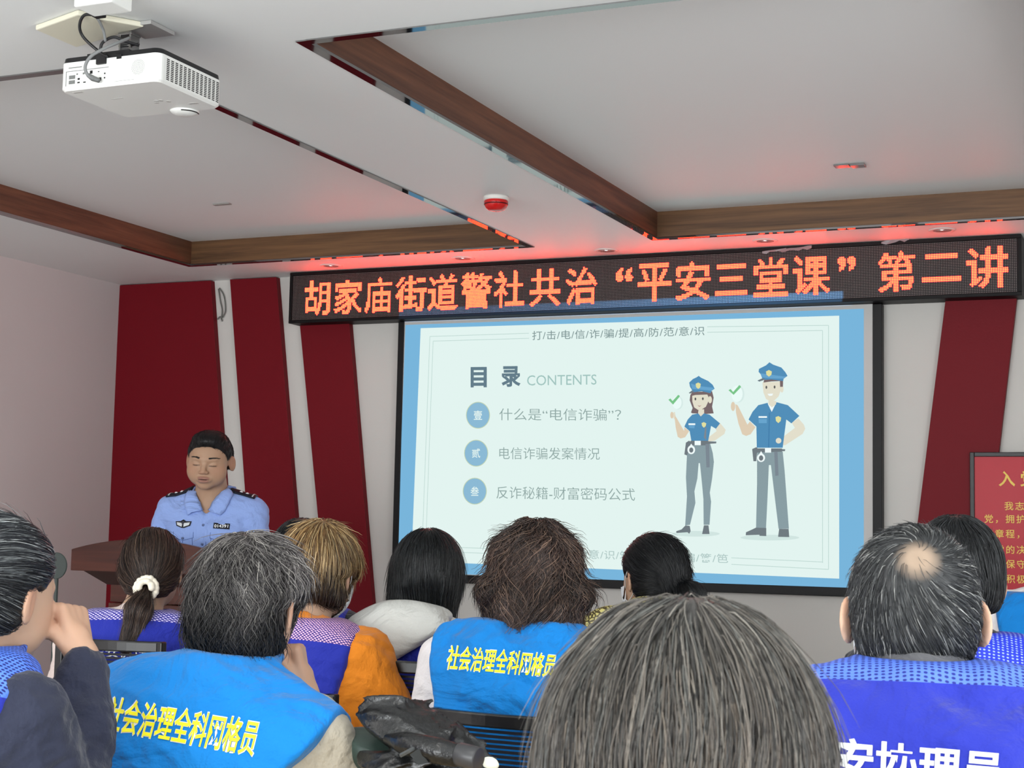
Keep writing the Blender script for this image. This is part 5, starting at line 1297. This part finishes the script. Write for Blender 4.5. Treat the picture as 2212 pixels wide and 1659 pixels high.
# ---- short-haired person far behind the blond one
P5 = Person('person with short black hair in the far row, behind the blond head', (652, 1206), 5.1, yaw=12, hc=(0, 0.06, 0.17), skin=ASKIN, h=0.008, seed=15)
P5.build_body(); P5.trousers(); P5.shirt(cloth_mat('black_cloth', (26, 28, 36), 0.85)); P5.vest(royal)
hair(P5, lambda p: cap(p, 0.014), region=one, dirf=from_point((0, -0.05, 0.13), 0.2), count=2600, n=6, step=0.006, rad=0.0009, cols=[(20, 22, 24), (34, 36, 38)], basecol=(14, 15, 17), lift=(0, 0.003), seed=25, **HB)

# ---- blond short hair, orange sleeves
P4 = Person('person with blond streaked short hair, orange sleeves and royal blue vest', (692, 1240), 4.15, yaw=2, hyaw=4, hpitch=-6, hc=(0.0, 0.075, 0.145), sw=0.178, lean=0.10, skin=ASKIN, h=0.006, seed=14, roll=2,
            arms=[((-0.24, 0.03, -0.30), (-0.05, 0.24, -0.33), None), ((0.285, 0.00, -0.255), (0.120, 0.16, -0.345), None)])
P4.build_body(); P4.trousers()
P4.shirt(cloth_mat('orange_cloth', (226, 132, 30), 0.8), 'sweater', loose=0.030, amp=0.004, inf=0.010)
P4.vest(royal, wid=0.182, ztop=0.04, ring=0.02)
P4.yoke(net_mat('pink_net', (58, 44, 130), (240, 190, 215), 0.0100, 0.36, diag=True), -0.040, tilt=0.25)
def h4(p):
    d = cap(p, 0.026, A=(0.080, 0.062), n=(0.86, -0.52), low=-0.078, ear=True, ear_y=0.008)
    return tuck(p, smax(d, -ell(p, (0, -0.10, -0.13), (0.2, 0.08, 0.05)), 0.02), 0.078, -0.01, 0.03)
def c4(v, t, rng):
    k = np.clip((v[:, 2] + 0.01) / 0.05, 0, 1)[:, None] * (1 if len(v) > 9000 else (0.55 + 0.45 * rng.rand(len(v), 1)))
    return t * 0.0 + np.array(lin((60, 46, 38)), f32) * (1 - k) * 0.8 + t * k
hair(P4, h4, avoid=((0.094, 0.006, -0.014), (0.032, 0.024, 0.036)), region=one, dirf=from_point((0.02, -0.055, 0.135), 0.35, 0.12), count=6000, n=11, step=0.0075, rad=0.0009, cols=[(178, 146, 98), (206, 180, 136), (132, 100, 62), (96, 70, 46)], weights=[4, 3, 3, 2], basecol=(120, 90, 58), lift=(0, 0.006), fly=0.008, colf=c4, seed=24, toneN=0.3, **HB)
mk = mat('mask_white', (232, 236, 240), 0.8)
face_mask(P4, mk); ear_loop(P4, 1, mk); ear_loop(P4, -1, mk)

# ---- black bob with white hood
P6 = Person('woman with straight black bob and white hood over a royal blue vest', (925, 1247), 4.35, yaw=12, hyaw=4, hpitch=-4, hc=(0.02, 0.06, 0.130), sw=0.172, skin=ASKIN, h=0.0065, seed=16)
P6.build_body(); P6.trousers()
P6.shirt(cloth_mat('white_fleece', (226, 226, 220), 0.9), 'hoodie', loose=0.02)
P6.vest(royal, wid=0.215)
P6.yoke(net_mat('white_net', (50, 50, 160), (215, 212, 235), 0.0100, 0.36, diag=True), -0.075, tilt=0.25)
def hood(p):
    d = ell(p, (-0.02, -0.105, 0.000), (0.145, 0.060, 0.062))
    d = smin(d, ell(p, (-0.03, -0.135, -0.050), (0.105, 0.040, 0.070)), 0.04)
    d = smin(d, cone(p, (-0.03, -0.14, -0.05), (-0.035, -0.140, -0.105), 0.05, 0.022), 0.04)
    d = smin(d, ell(p, (-0.01, -0.03, 0.030), (0.125, 0.090, 0.045)), 0.04)
    d = d - 0.004 * P6.N(p, 16)
    d = smax(d, (-0.100 + 0.62 * np.abs(p[:, 0] + 0.04) - p[:, 2]) * 0.85, 0.02)
    return smax(d, -(P6.neck(p) - 0.02), 0.015)
P6.cloth('hood', hood, cloth_mat('white_fleece', (226, 226, 220), 0.9), 0.005, (-0.22, -0.22, -0.20), (0.22, 0.12, 0.10), parent=bpy.data.objects['hoodie'])
def h6(p):
    d = cap(p, 0.018, A=(0.080, 0.066), low=-0.20, n=(0.9, -0.43))
    q = p * V(1, 1.25, 1)
    d = smin(d, cone(q, (0, -0.03, 0.0), (-0.012, -0.045, -0.100), 0.094, 0.092), 0.02)
    d = smax(d, (p[:, 1] - 0.035), 0.02); d = smax(d, -0.138 - 0.35 * p[:, 0] * -1 - p[:, 2], 0.01)
    return smin(d, cone(p, (-0.06, -0.09, -0.10), (-0.115, -0.125, -0.150), 0.020, 0.006), 0.02)
hair(P6, h6, lo=(-0.17, -0.19, -0.20), hi=(0.15, 0.12, 0.17), region=one, dirf=from_point((0.0, -0.02, 0.16), 1.6), count=6500, n=14, step=0.012, rad=0.0008, cols=[(22, 23, 25), (34, 36, 38), (54, 58, 60)], weights=[5, 3, 1], basecol=(14, 15, 16), lift=(0, 0.003), fly=0.006, seed=26, rough=0.28)

# ---- wavy brown hair, azure vest
P7 = Person('woman with shaggy wavy brown hair in azure vest with yellow print, middle row', (1157, 1246), 3.75, yaw=14, hyaw=4, hpitch=-2, hc=(0.02, 0.06, 0.140), sw=0.182, skin=ASKIN, h=0.006, seed=17, girth=1.05)
P7.build_body(); P7.trousers()
P7.shirt(cloth_mat('white_cotton', (232, 226, 226), 0.9), 'blouse', loose=0.013)
P7.vest(azure, wid=0.206, sr=0.014, ztop=0.045, ring=0.02, amp=0.009)
qd = [(970, 1393), (1201, 1413), (964, 1446), (1194, 1463)]
def wide(q, a=2.0):
    return [(q[0][0] - a, q[0][1] - a), (q[1][0] + a, q[1][1] - a), (q[2][0] - a, q[2][1] + a), (q[3][0] + a, q[3][1] + a)]
P7.writing('社会治理全科网格员', wide(qd, 1.6), 3.85, white_print, 0.022, shear=0.15, lift=0.0012, name='print_outline')
P7.writing('社会治理全科网格员', qd, 3.85, yellow_print, 0.014, shear=0.15, lift=0.0024, name='lettering')
def h7(p):
    d = cap(p, 0.020, A=(0.085, 0.062), low=-0.20, n=(0.9, -0.43), wide=0.004)
    q = p * V(1, 1.2, 1)
    d = smin(d, cone(q, (0, -0.03, 0.0), (0.0, -0.05, -0.070), 0.094, 0.106), 0.03)
    d = smin(d, ell(p, (-0.095, -0.04, -0.035), (0.036, 0.06, 0.030)), 0.02); d = smin(d, ell(p, (0.097, -0.03, -0.040), (0.038, 0.06, 0.026)), 0.02)
    d = smin(d, cone(p, (0.05, -0.095, -0.08), (0.065, -0.11, -0.125), 0.035, 0.010), 0.02); d = smin(d, cone(p, (-0.04, -0.095, -0.07), (-0.03, -0.115, -0.12), 0.035, 0.012), 0.02)
    d = smax(d, p[:, 1] - 0.05, 0.02); d = smax(d, -0.115 - p[:, 2] + 0.012 * P7.N(p, 30), 0.012)
    return d - 0.006 * P7.N(p * V(1, 1, 0.4), 48)
hair(P7, h7, lo=(-0.19, -0.2, -0.17), hi=(0.19, 0.12, 0.18), region=one, dirf=from_point((0.0, -0.03, 0.165), 1.0), count=9000, n=13, step=0.0085, rad=0.0009, cols=[(84, 66, 58), (60, 48, 44), (118, 96, 82), (44, 36, 34)], weights=[4, 4, 2, 3], basecol=(44, 35, 32), lift=(0.0, 0.009), fly=0.012, wave=(1.2, 60), seed=27, toneN=0.35, clump=0.75)

# ---- woman with low knot, patterned top
P8 = Person('woman with black tied hair and yellow patterned top in front of the screen', (1411, 1250), 4.5, yaw=34, hyaw=14, hpitch=-6, hc=(0.0, 0.06, 0.105), sw=0.165, skin=ASKIN, h=0.006, seed=18)
P8.build_body(); P8.trousers()
ptn = mat('patterned_cloth', (214, 200, 120), 0.8); nt = ptn.node_tree
vo = nt.nodes.new('ShaderNodeTexVoronoi'); vo.feature = 'DISTANCE_TO_EDGE'; vo.inputs['Scale'].default_value = 75; tcn = nt.nodes.new('ShaderNodeTexCoord'); cr = nt.nodes.new('ShaderNodeValToRGB')
cr.color_ramp.elements[0].position = 0.10; cr.color_ramp.elements[0].color = L4((84, 74, 44)); cr.color_ramp.elements[1].position = 0.16; cr.color_ramp.elements[1].color = L4((222, 210, 132))
nt.links.new(tcn.outputs['Object'], vo.inputs['Vector']); nt.links.new(vo.outputs['Distance'], cr.inputs[0]); nt.links.new(cr.outputs[0], nt.nodes['Principled BSDF'].inputs['Base Color'])
P8.shirt(ptn, 'patterned_top', loose=0.02, inf=0.016, collar=0.03)
P8.vest(cloth_mat('dark_grey_cloth', (60, 60, 74), 0.85), wid=0.11, drop=0.0, ztop=-0.09)
T8 = (0.018, -0.100, -0.020)
def h8(p):
    d = cap(p, 0.012, A=(0.080, 0.070), low=-0.065, ear=True)
    d = smin(d, cone(p, T8, (0.035, -0.150, -0.060), 0.016, 0.034), 0.012)
    return smin(d, cone(p, (0.035, -0.150, -0.060), (0.045, -0.150, -0.16), 0.036, 0.040), 0.02)
def d8(p, g):
    tail = (p[:, 1] < -0.112); a = unit(np.array(T8, f32) - p); b_ = unit(np.stack([0.25 + 0 * p[:, 0], np.where(p[:, 2] > -0.06, -0.5, -0.02), np.full(len(p), -1.0)], 1))
    return np.where(tail[:, None], b_, a)
hair(P8, h8, lo=(-0.12, -0.22, -0.23), hi=(0.13, 0.12, 0.15), avoid=((0.094, 0.0, -0.014), (0.032, 0.024, 0.036)), region=one, dirf=d8, count=5000, n=12, step=0.010, rad=0.0008, cols=[(20, 21, 23), (30, 31, 33), (50, 52, 54)], weights=[5, 3, 1], basecol=(13, 14, 15), lift=(0, 0.003), fly=0.006, seed=28, rough=0.3)
tb = B().lathe([(0.015, -0.006), (0.022, -0.003), (0.022, 0.004), (0.015, 0.007)], (0, 0, 0), 'y', 18)
v = (np.array(tb.v) + (T8[0] + 0.004, T8[1] - 0.014, T8[2] - 0.004)).astype(f32) @ P8.Rh.T + P8.hc
B().add(v, tb.f).build('hair_tie', mat('tan_tie', (138, 108, 84), 0.7), P8.o, smooth=True)
face_mask(P8, mk); ear_loop(P8, -1, mk); ear_loop(P8, 1, mk)

# ---- grey haired woman in the azure vest
P3 = Person('grey haired woman in azure vest with yellow print and beige sleeve, leaning right', (538, 1312), 3.0, sc=1.04, yaw=6, hyaw=4, hpitch=-6, hroll=0, hc=(0.000, 0.085, 0.145), sw=0.188, lean=0.08, skin=ASKIN, h=0.0048, seed=13, roll=5, girth=1.06,
            arms=[((-0.24, 0.04, -0.28), (-0.08, 0.25, -0.32), None),
                  ((0.320, 0.075, -0.310), (0.070, 0.215, -0.015), dict(d=(-0.30, -0.02, 0.95), n=(-0.85, -0.3, -0.3), side=1, curl=(75, 80, 40), thumb=20))])
P3.build_body(); P3.trousers((60, 56, 52))
P3.shirt(cloth_mat('beige_cotton', (176, 168, 152), 0.85), 'jacket', wend=0.86, loose=0.022, amp=0.003, inf=0.008)
P3.vest(azure, wid=0.246, ext=0.020, sr=0.030, dip=0.095, low=0.06, ztop=0.072, inf=0.024, amp=0.007, ring=0.026)
q3 = [(240, 1503), (562, 1557), (222, 1577), (545, 1634)]
P3.writing('社会治理全科网格员', wide(q3, 2.2), 3.1, white_print, 0.028, shear=0.1, lift=0.0012, name='print_outline')
P3.writing('社会治理全科网格员', q3, 3.1, yellow_print, 0.014, shear=0.1, lift=0.0024, name='lettering')
def h3(p):
    d = cap(p, 0.020, A=(0.082, 0.060), n=(0.90, -0.43), low=-0.088, wide=0.000)
    d = smin(d, ell(p, (0, -0.055, -0.045), (0.074, 0.062, 0.052)), 0.03)
    d = tuck(p, d, 0.074, 0.005, 0.055, 0.108)
    d = smax(d, -ell(p, (0.112, 0.030, -0.030), (0.048, 0.052, 0.056)), 0.01)
    return d - 0.004 * P3.N(p, 30)
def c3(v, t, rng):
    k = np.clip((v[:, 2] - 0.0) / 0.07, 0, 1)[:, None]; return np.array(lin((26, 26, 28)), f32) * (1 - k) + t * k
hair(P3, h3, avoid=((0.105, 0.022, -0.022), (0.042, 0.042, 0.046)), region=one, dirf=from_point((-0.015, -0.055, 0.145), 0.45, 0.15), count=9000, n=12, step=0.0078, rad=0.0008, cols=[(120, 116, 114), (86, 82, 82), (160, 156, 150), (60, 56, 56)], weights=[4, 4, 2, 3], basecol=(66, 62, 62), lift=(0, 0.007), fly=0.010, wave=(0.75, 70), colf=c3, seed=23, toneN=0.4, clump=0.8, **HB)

# ---- man behind the big man on the right
P11 = Person('person with thick black hair behind the balding man, royal blue vest', (2066, 1254), 3.15, yaw=10, hyaw=2, hpitch=-8, hc=(0, 0.07, 0.135), sw=0.160, skin=ASKIN, h=0.007, seed=19)
P11.build_body(); P11.trousers(); P11.shirt(cloth_mat('black_cloth', (26, 28, 36), 0.85)); P11.vest(royal, ztop=0.04, ring=0.02, wid=0.182)
P11.yoke(net_mat('dark_net', (34, 52, 190), (150, 170, 240), 0.0085, 0.25), -0.060, tilt=0.25)
hair(P11, lambda p: cap(p, 0.012, low=-0.065, ear=True), avoid=((0.094, 0.0, -0.014), (0.032, 0.024, 0.036)), region=one, dirf=from_point((0, -0.05, 0.13), 0.3, 0.1), count=5000, n=8, step=0.006, rad=0.0008, cols=[(22, 23, 25), (36, 38, 40), (60, 62, 64)], weights=[5, 3, 1], basecol=(15, 16, 18), lift=(0, 0.004), seed=29, **HB)

# ---- person at the right edge, only a shoulder in view
P12 = Person('person at the right edge, only the azure vest shoulder showing below poster', (2288, 1178), 4.8, yaw=5, hc=(0, 0.06, 0.16), sw=0.18, skin=ASKIN, h=0.009, seed=31)
P12.build_body(); P12.trousers(); P12.shirt(cloth_mat('white_cotton', (232, 226, 226), 0.9), 'blouse', loose=0.022); P12.vest(azure, wid=0.185)
hair(P12, lambda p: cap(p, 0.016), region=one, dirf=from_point((0, -0.05, 0.13), 0.3), count=1500, n=6, step=0.008, rad=0.0012, cols=[(30, 28, 28)], basecol=(20, 19, 19), seed=32, h=0.007, **HB)

# ---- man with thinning crown
P10 = Person('man with thinning crown in royal blue vest with white print, right side', (1972, 1334), 2.15, yaw=10, hyaw=6, hpitch=-14, hc=(-0.012, 0.090, 0.100), sw=0.200, lean=0.10, skin=(0.60, 0.40, 0.28), h=0.0038, seed=20, girth=1.08)
FLARE[:] = [34, 0.087]; P10.build_body(); FLARE[:] = [24, 0.0842]; P10.trousers()
P10.shirt(cloth_mat('charcoal_wool', (84, 84, 88), 0.95), 'sweater', loose=0.014)
neck_band(P10, cloth_mat('charcoal_wool', (84, 84, 88), 0.95), 'sweater_collar', zt=0.058, inf=0.012)
P10.vest(royal, wid=0.228, ztop=0.052, inf=0.022, amp=0.008, h=0.0045, ring=0.030)
P10.yoke(net_mat('blue_net_big', (84, 118, 218), (30, 40, 120), 0.0085, 0.30), 0.018, tilt=0.12)
P10.writing('治安协理员', [(1705, 1583), (2170, 1624), (1705, 1672), (2162, 1713)], 2.2, white_print, 0.022, name='lettering')
W10 = np.array((-0.004, -0.108, 0.054), f32)
def h10(p): return cap(p, 0.006, A=(0.086, 0.066), n=(0.82, -0.57), low=-0.075, ear=True, ear_y=0.000)
def r10(c): 
    d = np.linalg.norm(c - W10, axis=1); return 0.16 + np.clip((d - 0.012) / 0.045, 0, 1) ** 1.3
def c10(v, t, rng):
    d = np.linalg.norm(v - W10, axis=1)
    if len(v) > 11500 or True:
        k = np.clip(1.1 - d / 0.030, 0, 0.65)[:, None] if np.ptp(t[:, 0]) < 1e-8 else np.zeros((len(v), 1)); return np.array((0.46, 0.33, 0.23), f32) * k + t * (1 - k)
hair(P10, h10, avoid=((0.094, 0.004, -0.014), (0.032, 0.024, 0.036)), region=r10, dirf=from_point(W10 + V(0, 0, 0.01), 0.12, 0.55), count=11000, n=7, step=0.0040, rad=0.00042, cols=[(52, 54, 56), (34, 36, 38), (96, 98, 98), (170, 170, 166)], weights=[4, 4, 2, 0.7], basecol=(44, 45, 46), lift=(0.0, 0.004), fly=0.003, seed=30, colf=c10, rough=0.45, h=0.0035, **HB)
ear_loop(P10, -1, mk); ear_loop(P10, 1, mk); face_mask(P10, mk)

# ---- the big head in the foreground
P9 = Person('person nearest the camera with long straight greying brown hair, back of head', (1474, 1612), 1.30, yaw=17, hyaw=0, hpitch=-2, hc=(0, 0.05, 0.175), sw=0.17, skin=ASKIN, h=0.006, seed=33)
P9.build_body(); P9.trousers(); P9.shirt(cloth_mat('grey_knit', (120, 116, 112), 0.9), 'cardigan', loose=0.02)
def h9(p):
    d = ell(p, (0.004, -0.018, 0.006), (0.106, 0.126, 0.114))
    q = p * V(1, 1.25, 1)
    d = smin(d, cone(q, (0, -0.03, -0.02), (0, -0.055, -0.22), 0.106, 0.140), 0.04)
    d = smax(d, (p[:, 1] - 0.070) * 0.9 + (p[:, 2] - 0.06) * -0.43, 0.02)
    return d - 0.0025 * P9.N(p * V(1, 1, 0.15), 45)
def c9(v, t, rng):
    k = np.clip((v[:, 2] - 0.0) / 0.10, 0, 1)[:, None]; s = (np.abs(v[:, 0:1] - 0.02) < 0.03) * 0.25
    grey = np.array(lin((108, 110, 107)), f32) * (t.mean(1, keepdims=True) / 0.09)
    return t * (1 - 0.5 * k) + grey * 0.5 * k
def d9(p, g):
    a = unit(p - V(0.006, -0.01, 0.16)); return a * 0.8 + V(0, 0, -1) * 1.2
hair(P9, h9, lo=(-0.20, -0.22, -0.27), hi=(0.20, 0.13, 0.16), region=one, dirf=d9, count=15000, n=16, step=0.012, rad=0.00050, cols=[(92, 78, 66), (64, 55, 49), (118, 104, 90), (42, 38, 36), (80, 79, 75)], weights=[4, 4, 2, 3, 2], basecol=(58, 50, 46), lift=(0, 0.006), fly=0.008, wave=(0.12, 40), colf=c9, seed=34, toneN=0.25, clump=0.6)

# ================================================================== chairs
chair('black office chair behind the ponytail woman, white letters showing through its slats', atD(238, 1381, 4.45), 0.34)
chair('black office chair partly covered by the white-hooded woman, right of the orange sleeve', atD(870, 1426, 4.02), 0.42)
chair('black office chair behind the wavy haired woman, azure cloth showing through its slats', atD(1130, 1543, 3.42), 0.42)
chair('black office chair corner behind the blond person, mostly hidden by the grey haired woman', atD(600, 1492, 3.80), 0.30)

# ================================================================== desk, bag, umbrella and small things
tanm = mat('desk_tan', (206, 180, 140), 0.45)
def desk(x0, x1, y0, y1, z, label):
    t = empty('desk', ((x0 + x1) / 2, (y0 + y1) / 2, 0)); tag(t, label, 'desk'); c = -np.array(t.location)
    o = B().box(x0, x1, y0, y1, z - 0.03, z).build('desk_top', tanm, t, bevel=0.003); o.location = c
    for xs in (x0 + 0.03, x1 - 0.06):
        for ys in (y0 + 0.03, y1 - 0.06):
            o = B().box(xs, xs + 0.03, ys, ys + 0.03, 0, z - 0.03).build('leg', mat('desk_leg', (60, 60, 62), 0.4), t); o.location = c
p = atD(240, 1484, 3.9)
desk(p[0] - 0.55, p[0] + 0.30, p[1] - 0.42, p[1], p[2], 'tan desk top glimpsed between the dark sleeve and the azure vest')
p = atD(930, 1640, 2.75); dz_ = p[2] - 0.05
desk(p[0] - 0.42, p[0] + 0.30, p[1] - 0.25, p[1] + 0.25, dz_, 'desk under the crumpled black rain jacket')
# crumpled black rain jacket
ST = np.array([[0.45, 1.0, 1.3]], f32)
def crump(c, r, R, seed, amp=0.02, name='coat_bundle'):
    N1, N2_ = Noise(seed), Noise(seed + 5)
    def fn(p):
        q = (p) @ R
        d = ell(q, (0, 0, 0), r)
        a = N1(p, 16) ; b_ = N2_(p, 30)
        w_ = p + 0.02 * np.stack([N1(p, 20), N2_(p, 22), a], -1).astype(f32)
        r_ = lambda v_: np.clip(1 - np.abs(v_) * 1.4, 0, 1) ** 2
        return d - amp * 0.85 * r_(N1(w_ * ST, 22)) - amp * 0.36 * r_(N2_(w_ * ST, 44)) - amp * 0.11 * r_(N1(w_ * ST, 90)) + amp * 0.6
    return fn
blackn = mat('black_nylon', (17, 18, 19), 0.30, 0.55, bump=(22, 0.9, 5))
jc = atD(922, 1604, 2.78)
jacket = None
Rj = rot(0, 24, 0)
f1 = crump(None, (0.135, 0.08, 0.050), Rj, 3, 0.022)
f2 = crump(None, (0.10, 0.07, 0.035), rot(0, 5, 0), 9, 0.018)
def fj(p):
    return smin(f1(p - V(0.0, 0.0, 0.006)), f2(p - V(-0.01, -0.03, -0.045)), 0.01)
v, q = sdf_mesh(fj, (-0.24, -0.16, -0.12), (0.24, 0.16, 0.14), 0.0034)
j = mesh_obj('rain_jacket', v, q, blackn, smooth=True, loc=tuple(jc)); tag(j, 'crumpled shiny black rain jacket heaped on the desk, bottom centre', 'jacket')
def at_rel(o, x, y, D): return tuple(atD(x, y, D) - np.array(o.location))
B().tube([at_rel(j, 866, 1632, 2.66), at_rel(j, 885, 1622, 2.65), at_rel(j, 904, 1612, 2.66)], 0.004, 6).build('zip_tape', mat('zip', (70, 72, 72), 0.3), j)
cq = [at_rel(j, 885, 1630, 2.645), at_rel(j, 906, 1616, 2.645), at_rel(j, 926, 1648, 2.64), at_rel(j, 903, 1652, 2.64)]
B().add(cq, [[0, 1, 2, 3]]).build('cuff_tab', mat('velcro', (46, 48, 48), 0.9), j).modifiers.new('t', 'SOLIDIFY').thickness = 0.003
# umbrella handle: grey cylinder
uc = atD(1012, 1634, 2.62)
um = empty('folding_umbrella', tuple(uc)); tag(um, 'folded umbrella with thick dark grey handle lying by the black jacket', 'umbrella')
B().lathe([(0.001, -0.021), (0.018, -0.021), (0.0195, -0.018), (0.0195, 0.018), (0.018, 0.021), (0.001, 0.0212)], (0, 0, 0), 'x', 28).build('handle', mat('dark_grey_rubber', (58, 58, 60), 0.35, 0.4), um, smooth=None, bevel=0.001)
for o in um.children: o.rotation_euler = (0, math.radians(6), math.radians(-8))
B().tube([(-0.02, 0.0, 0.0), (-0.06, 0.006, 0.004), (-0.13, 0.02, 0.010), (-0.17, 0.03, 0.014)], [0.019, 0.022, 0.020, 0.008], 14).build('canopy', blackn, um, smooth=True)
# grey green bag under the jacket, strap and white tissue
gb = B(); gc = atD(812, 1624, 2.85)
fb = crump(None, (0.085, 0.06, 0.040), rot(0, 10, 0), 14, 0.008)
v, q = sdf_mesh(fb, (-0.15, -0.12, -0.08), (0.15, 0.12, 0.08), 0.005)
g_ = mesh_obj('handbag', v, q, mat('dark_green_leather', (52, 66, 60), 0.35, 0.4), smooth=True, loc=tuple(gc)); tag(g_, 'dark green leather handbag half under the black rain jacket', 'bag')
st_ = B().tube([at_rel(g_, x, y, 2.78) for x, y in ((985, 1560), (1003, 1578), (1024, 1602), (1044, 1628), (1058, 1645), (1068, 1662))], 0.0045, 8).build('strap', mat('strap_black', (20, 20, 22), 0.4), g_, smooth=True)
tc_ = atD(1048, 1650, 2.74)
ft_ = crump(None, (0.022, 0.012, 0.014), rot(0, 0, 0), 20, 0.006)
v, q = sdf_mesh(ft_, (-0.05, -0.03, -0.03), (0.05, 0.03, 0.03), 0.002)
t_ = mesh_obj('paper_tissue', v, q, mat('tissue', (240, 242, 225), 0.9), smooth=True, loc=tuple(tc_)); tag(t_, 'crumpled white paper tissue at the end of the black strap', 'tissue')
# round dark disc on a stand beside the woman's forehead
dc = atD(122, 1222, 5.0)
di = empty('round_disc_stand', (dc[0], dc[1], 0)); tag(di, 'round dark grey disc on a thin floor stand, left of the lectern', 'stand')
B().lathe([(0.001, -0.003), (0.040, -0.003), (0.042, 0), (0.040, 0.003), (0.001, 0.003)], (0, 0, dc[2]), 'y', 40).build('disc', mat('slate_grey', (58, 64, 62), 0.6), di)
B().tube([(0, 0.004, dc[2] - 0.03), (-0.004, 0.004, 0.02)], 0.006, 8).build('pole', mat('slate_grey', (58, 64, 62), 0.6), di)
B().lathe([(0.11, 0.0), (0.11, 0.012), (0.02, 0.022)], (-0.004, 0.004, 0), 'z', 32).build('base', mat('slate_grey', (58, 64, 62), 0.6), di)
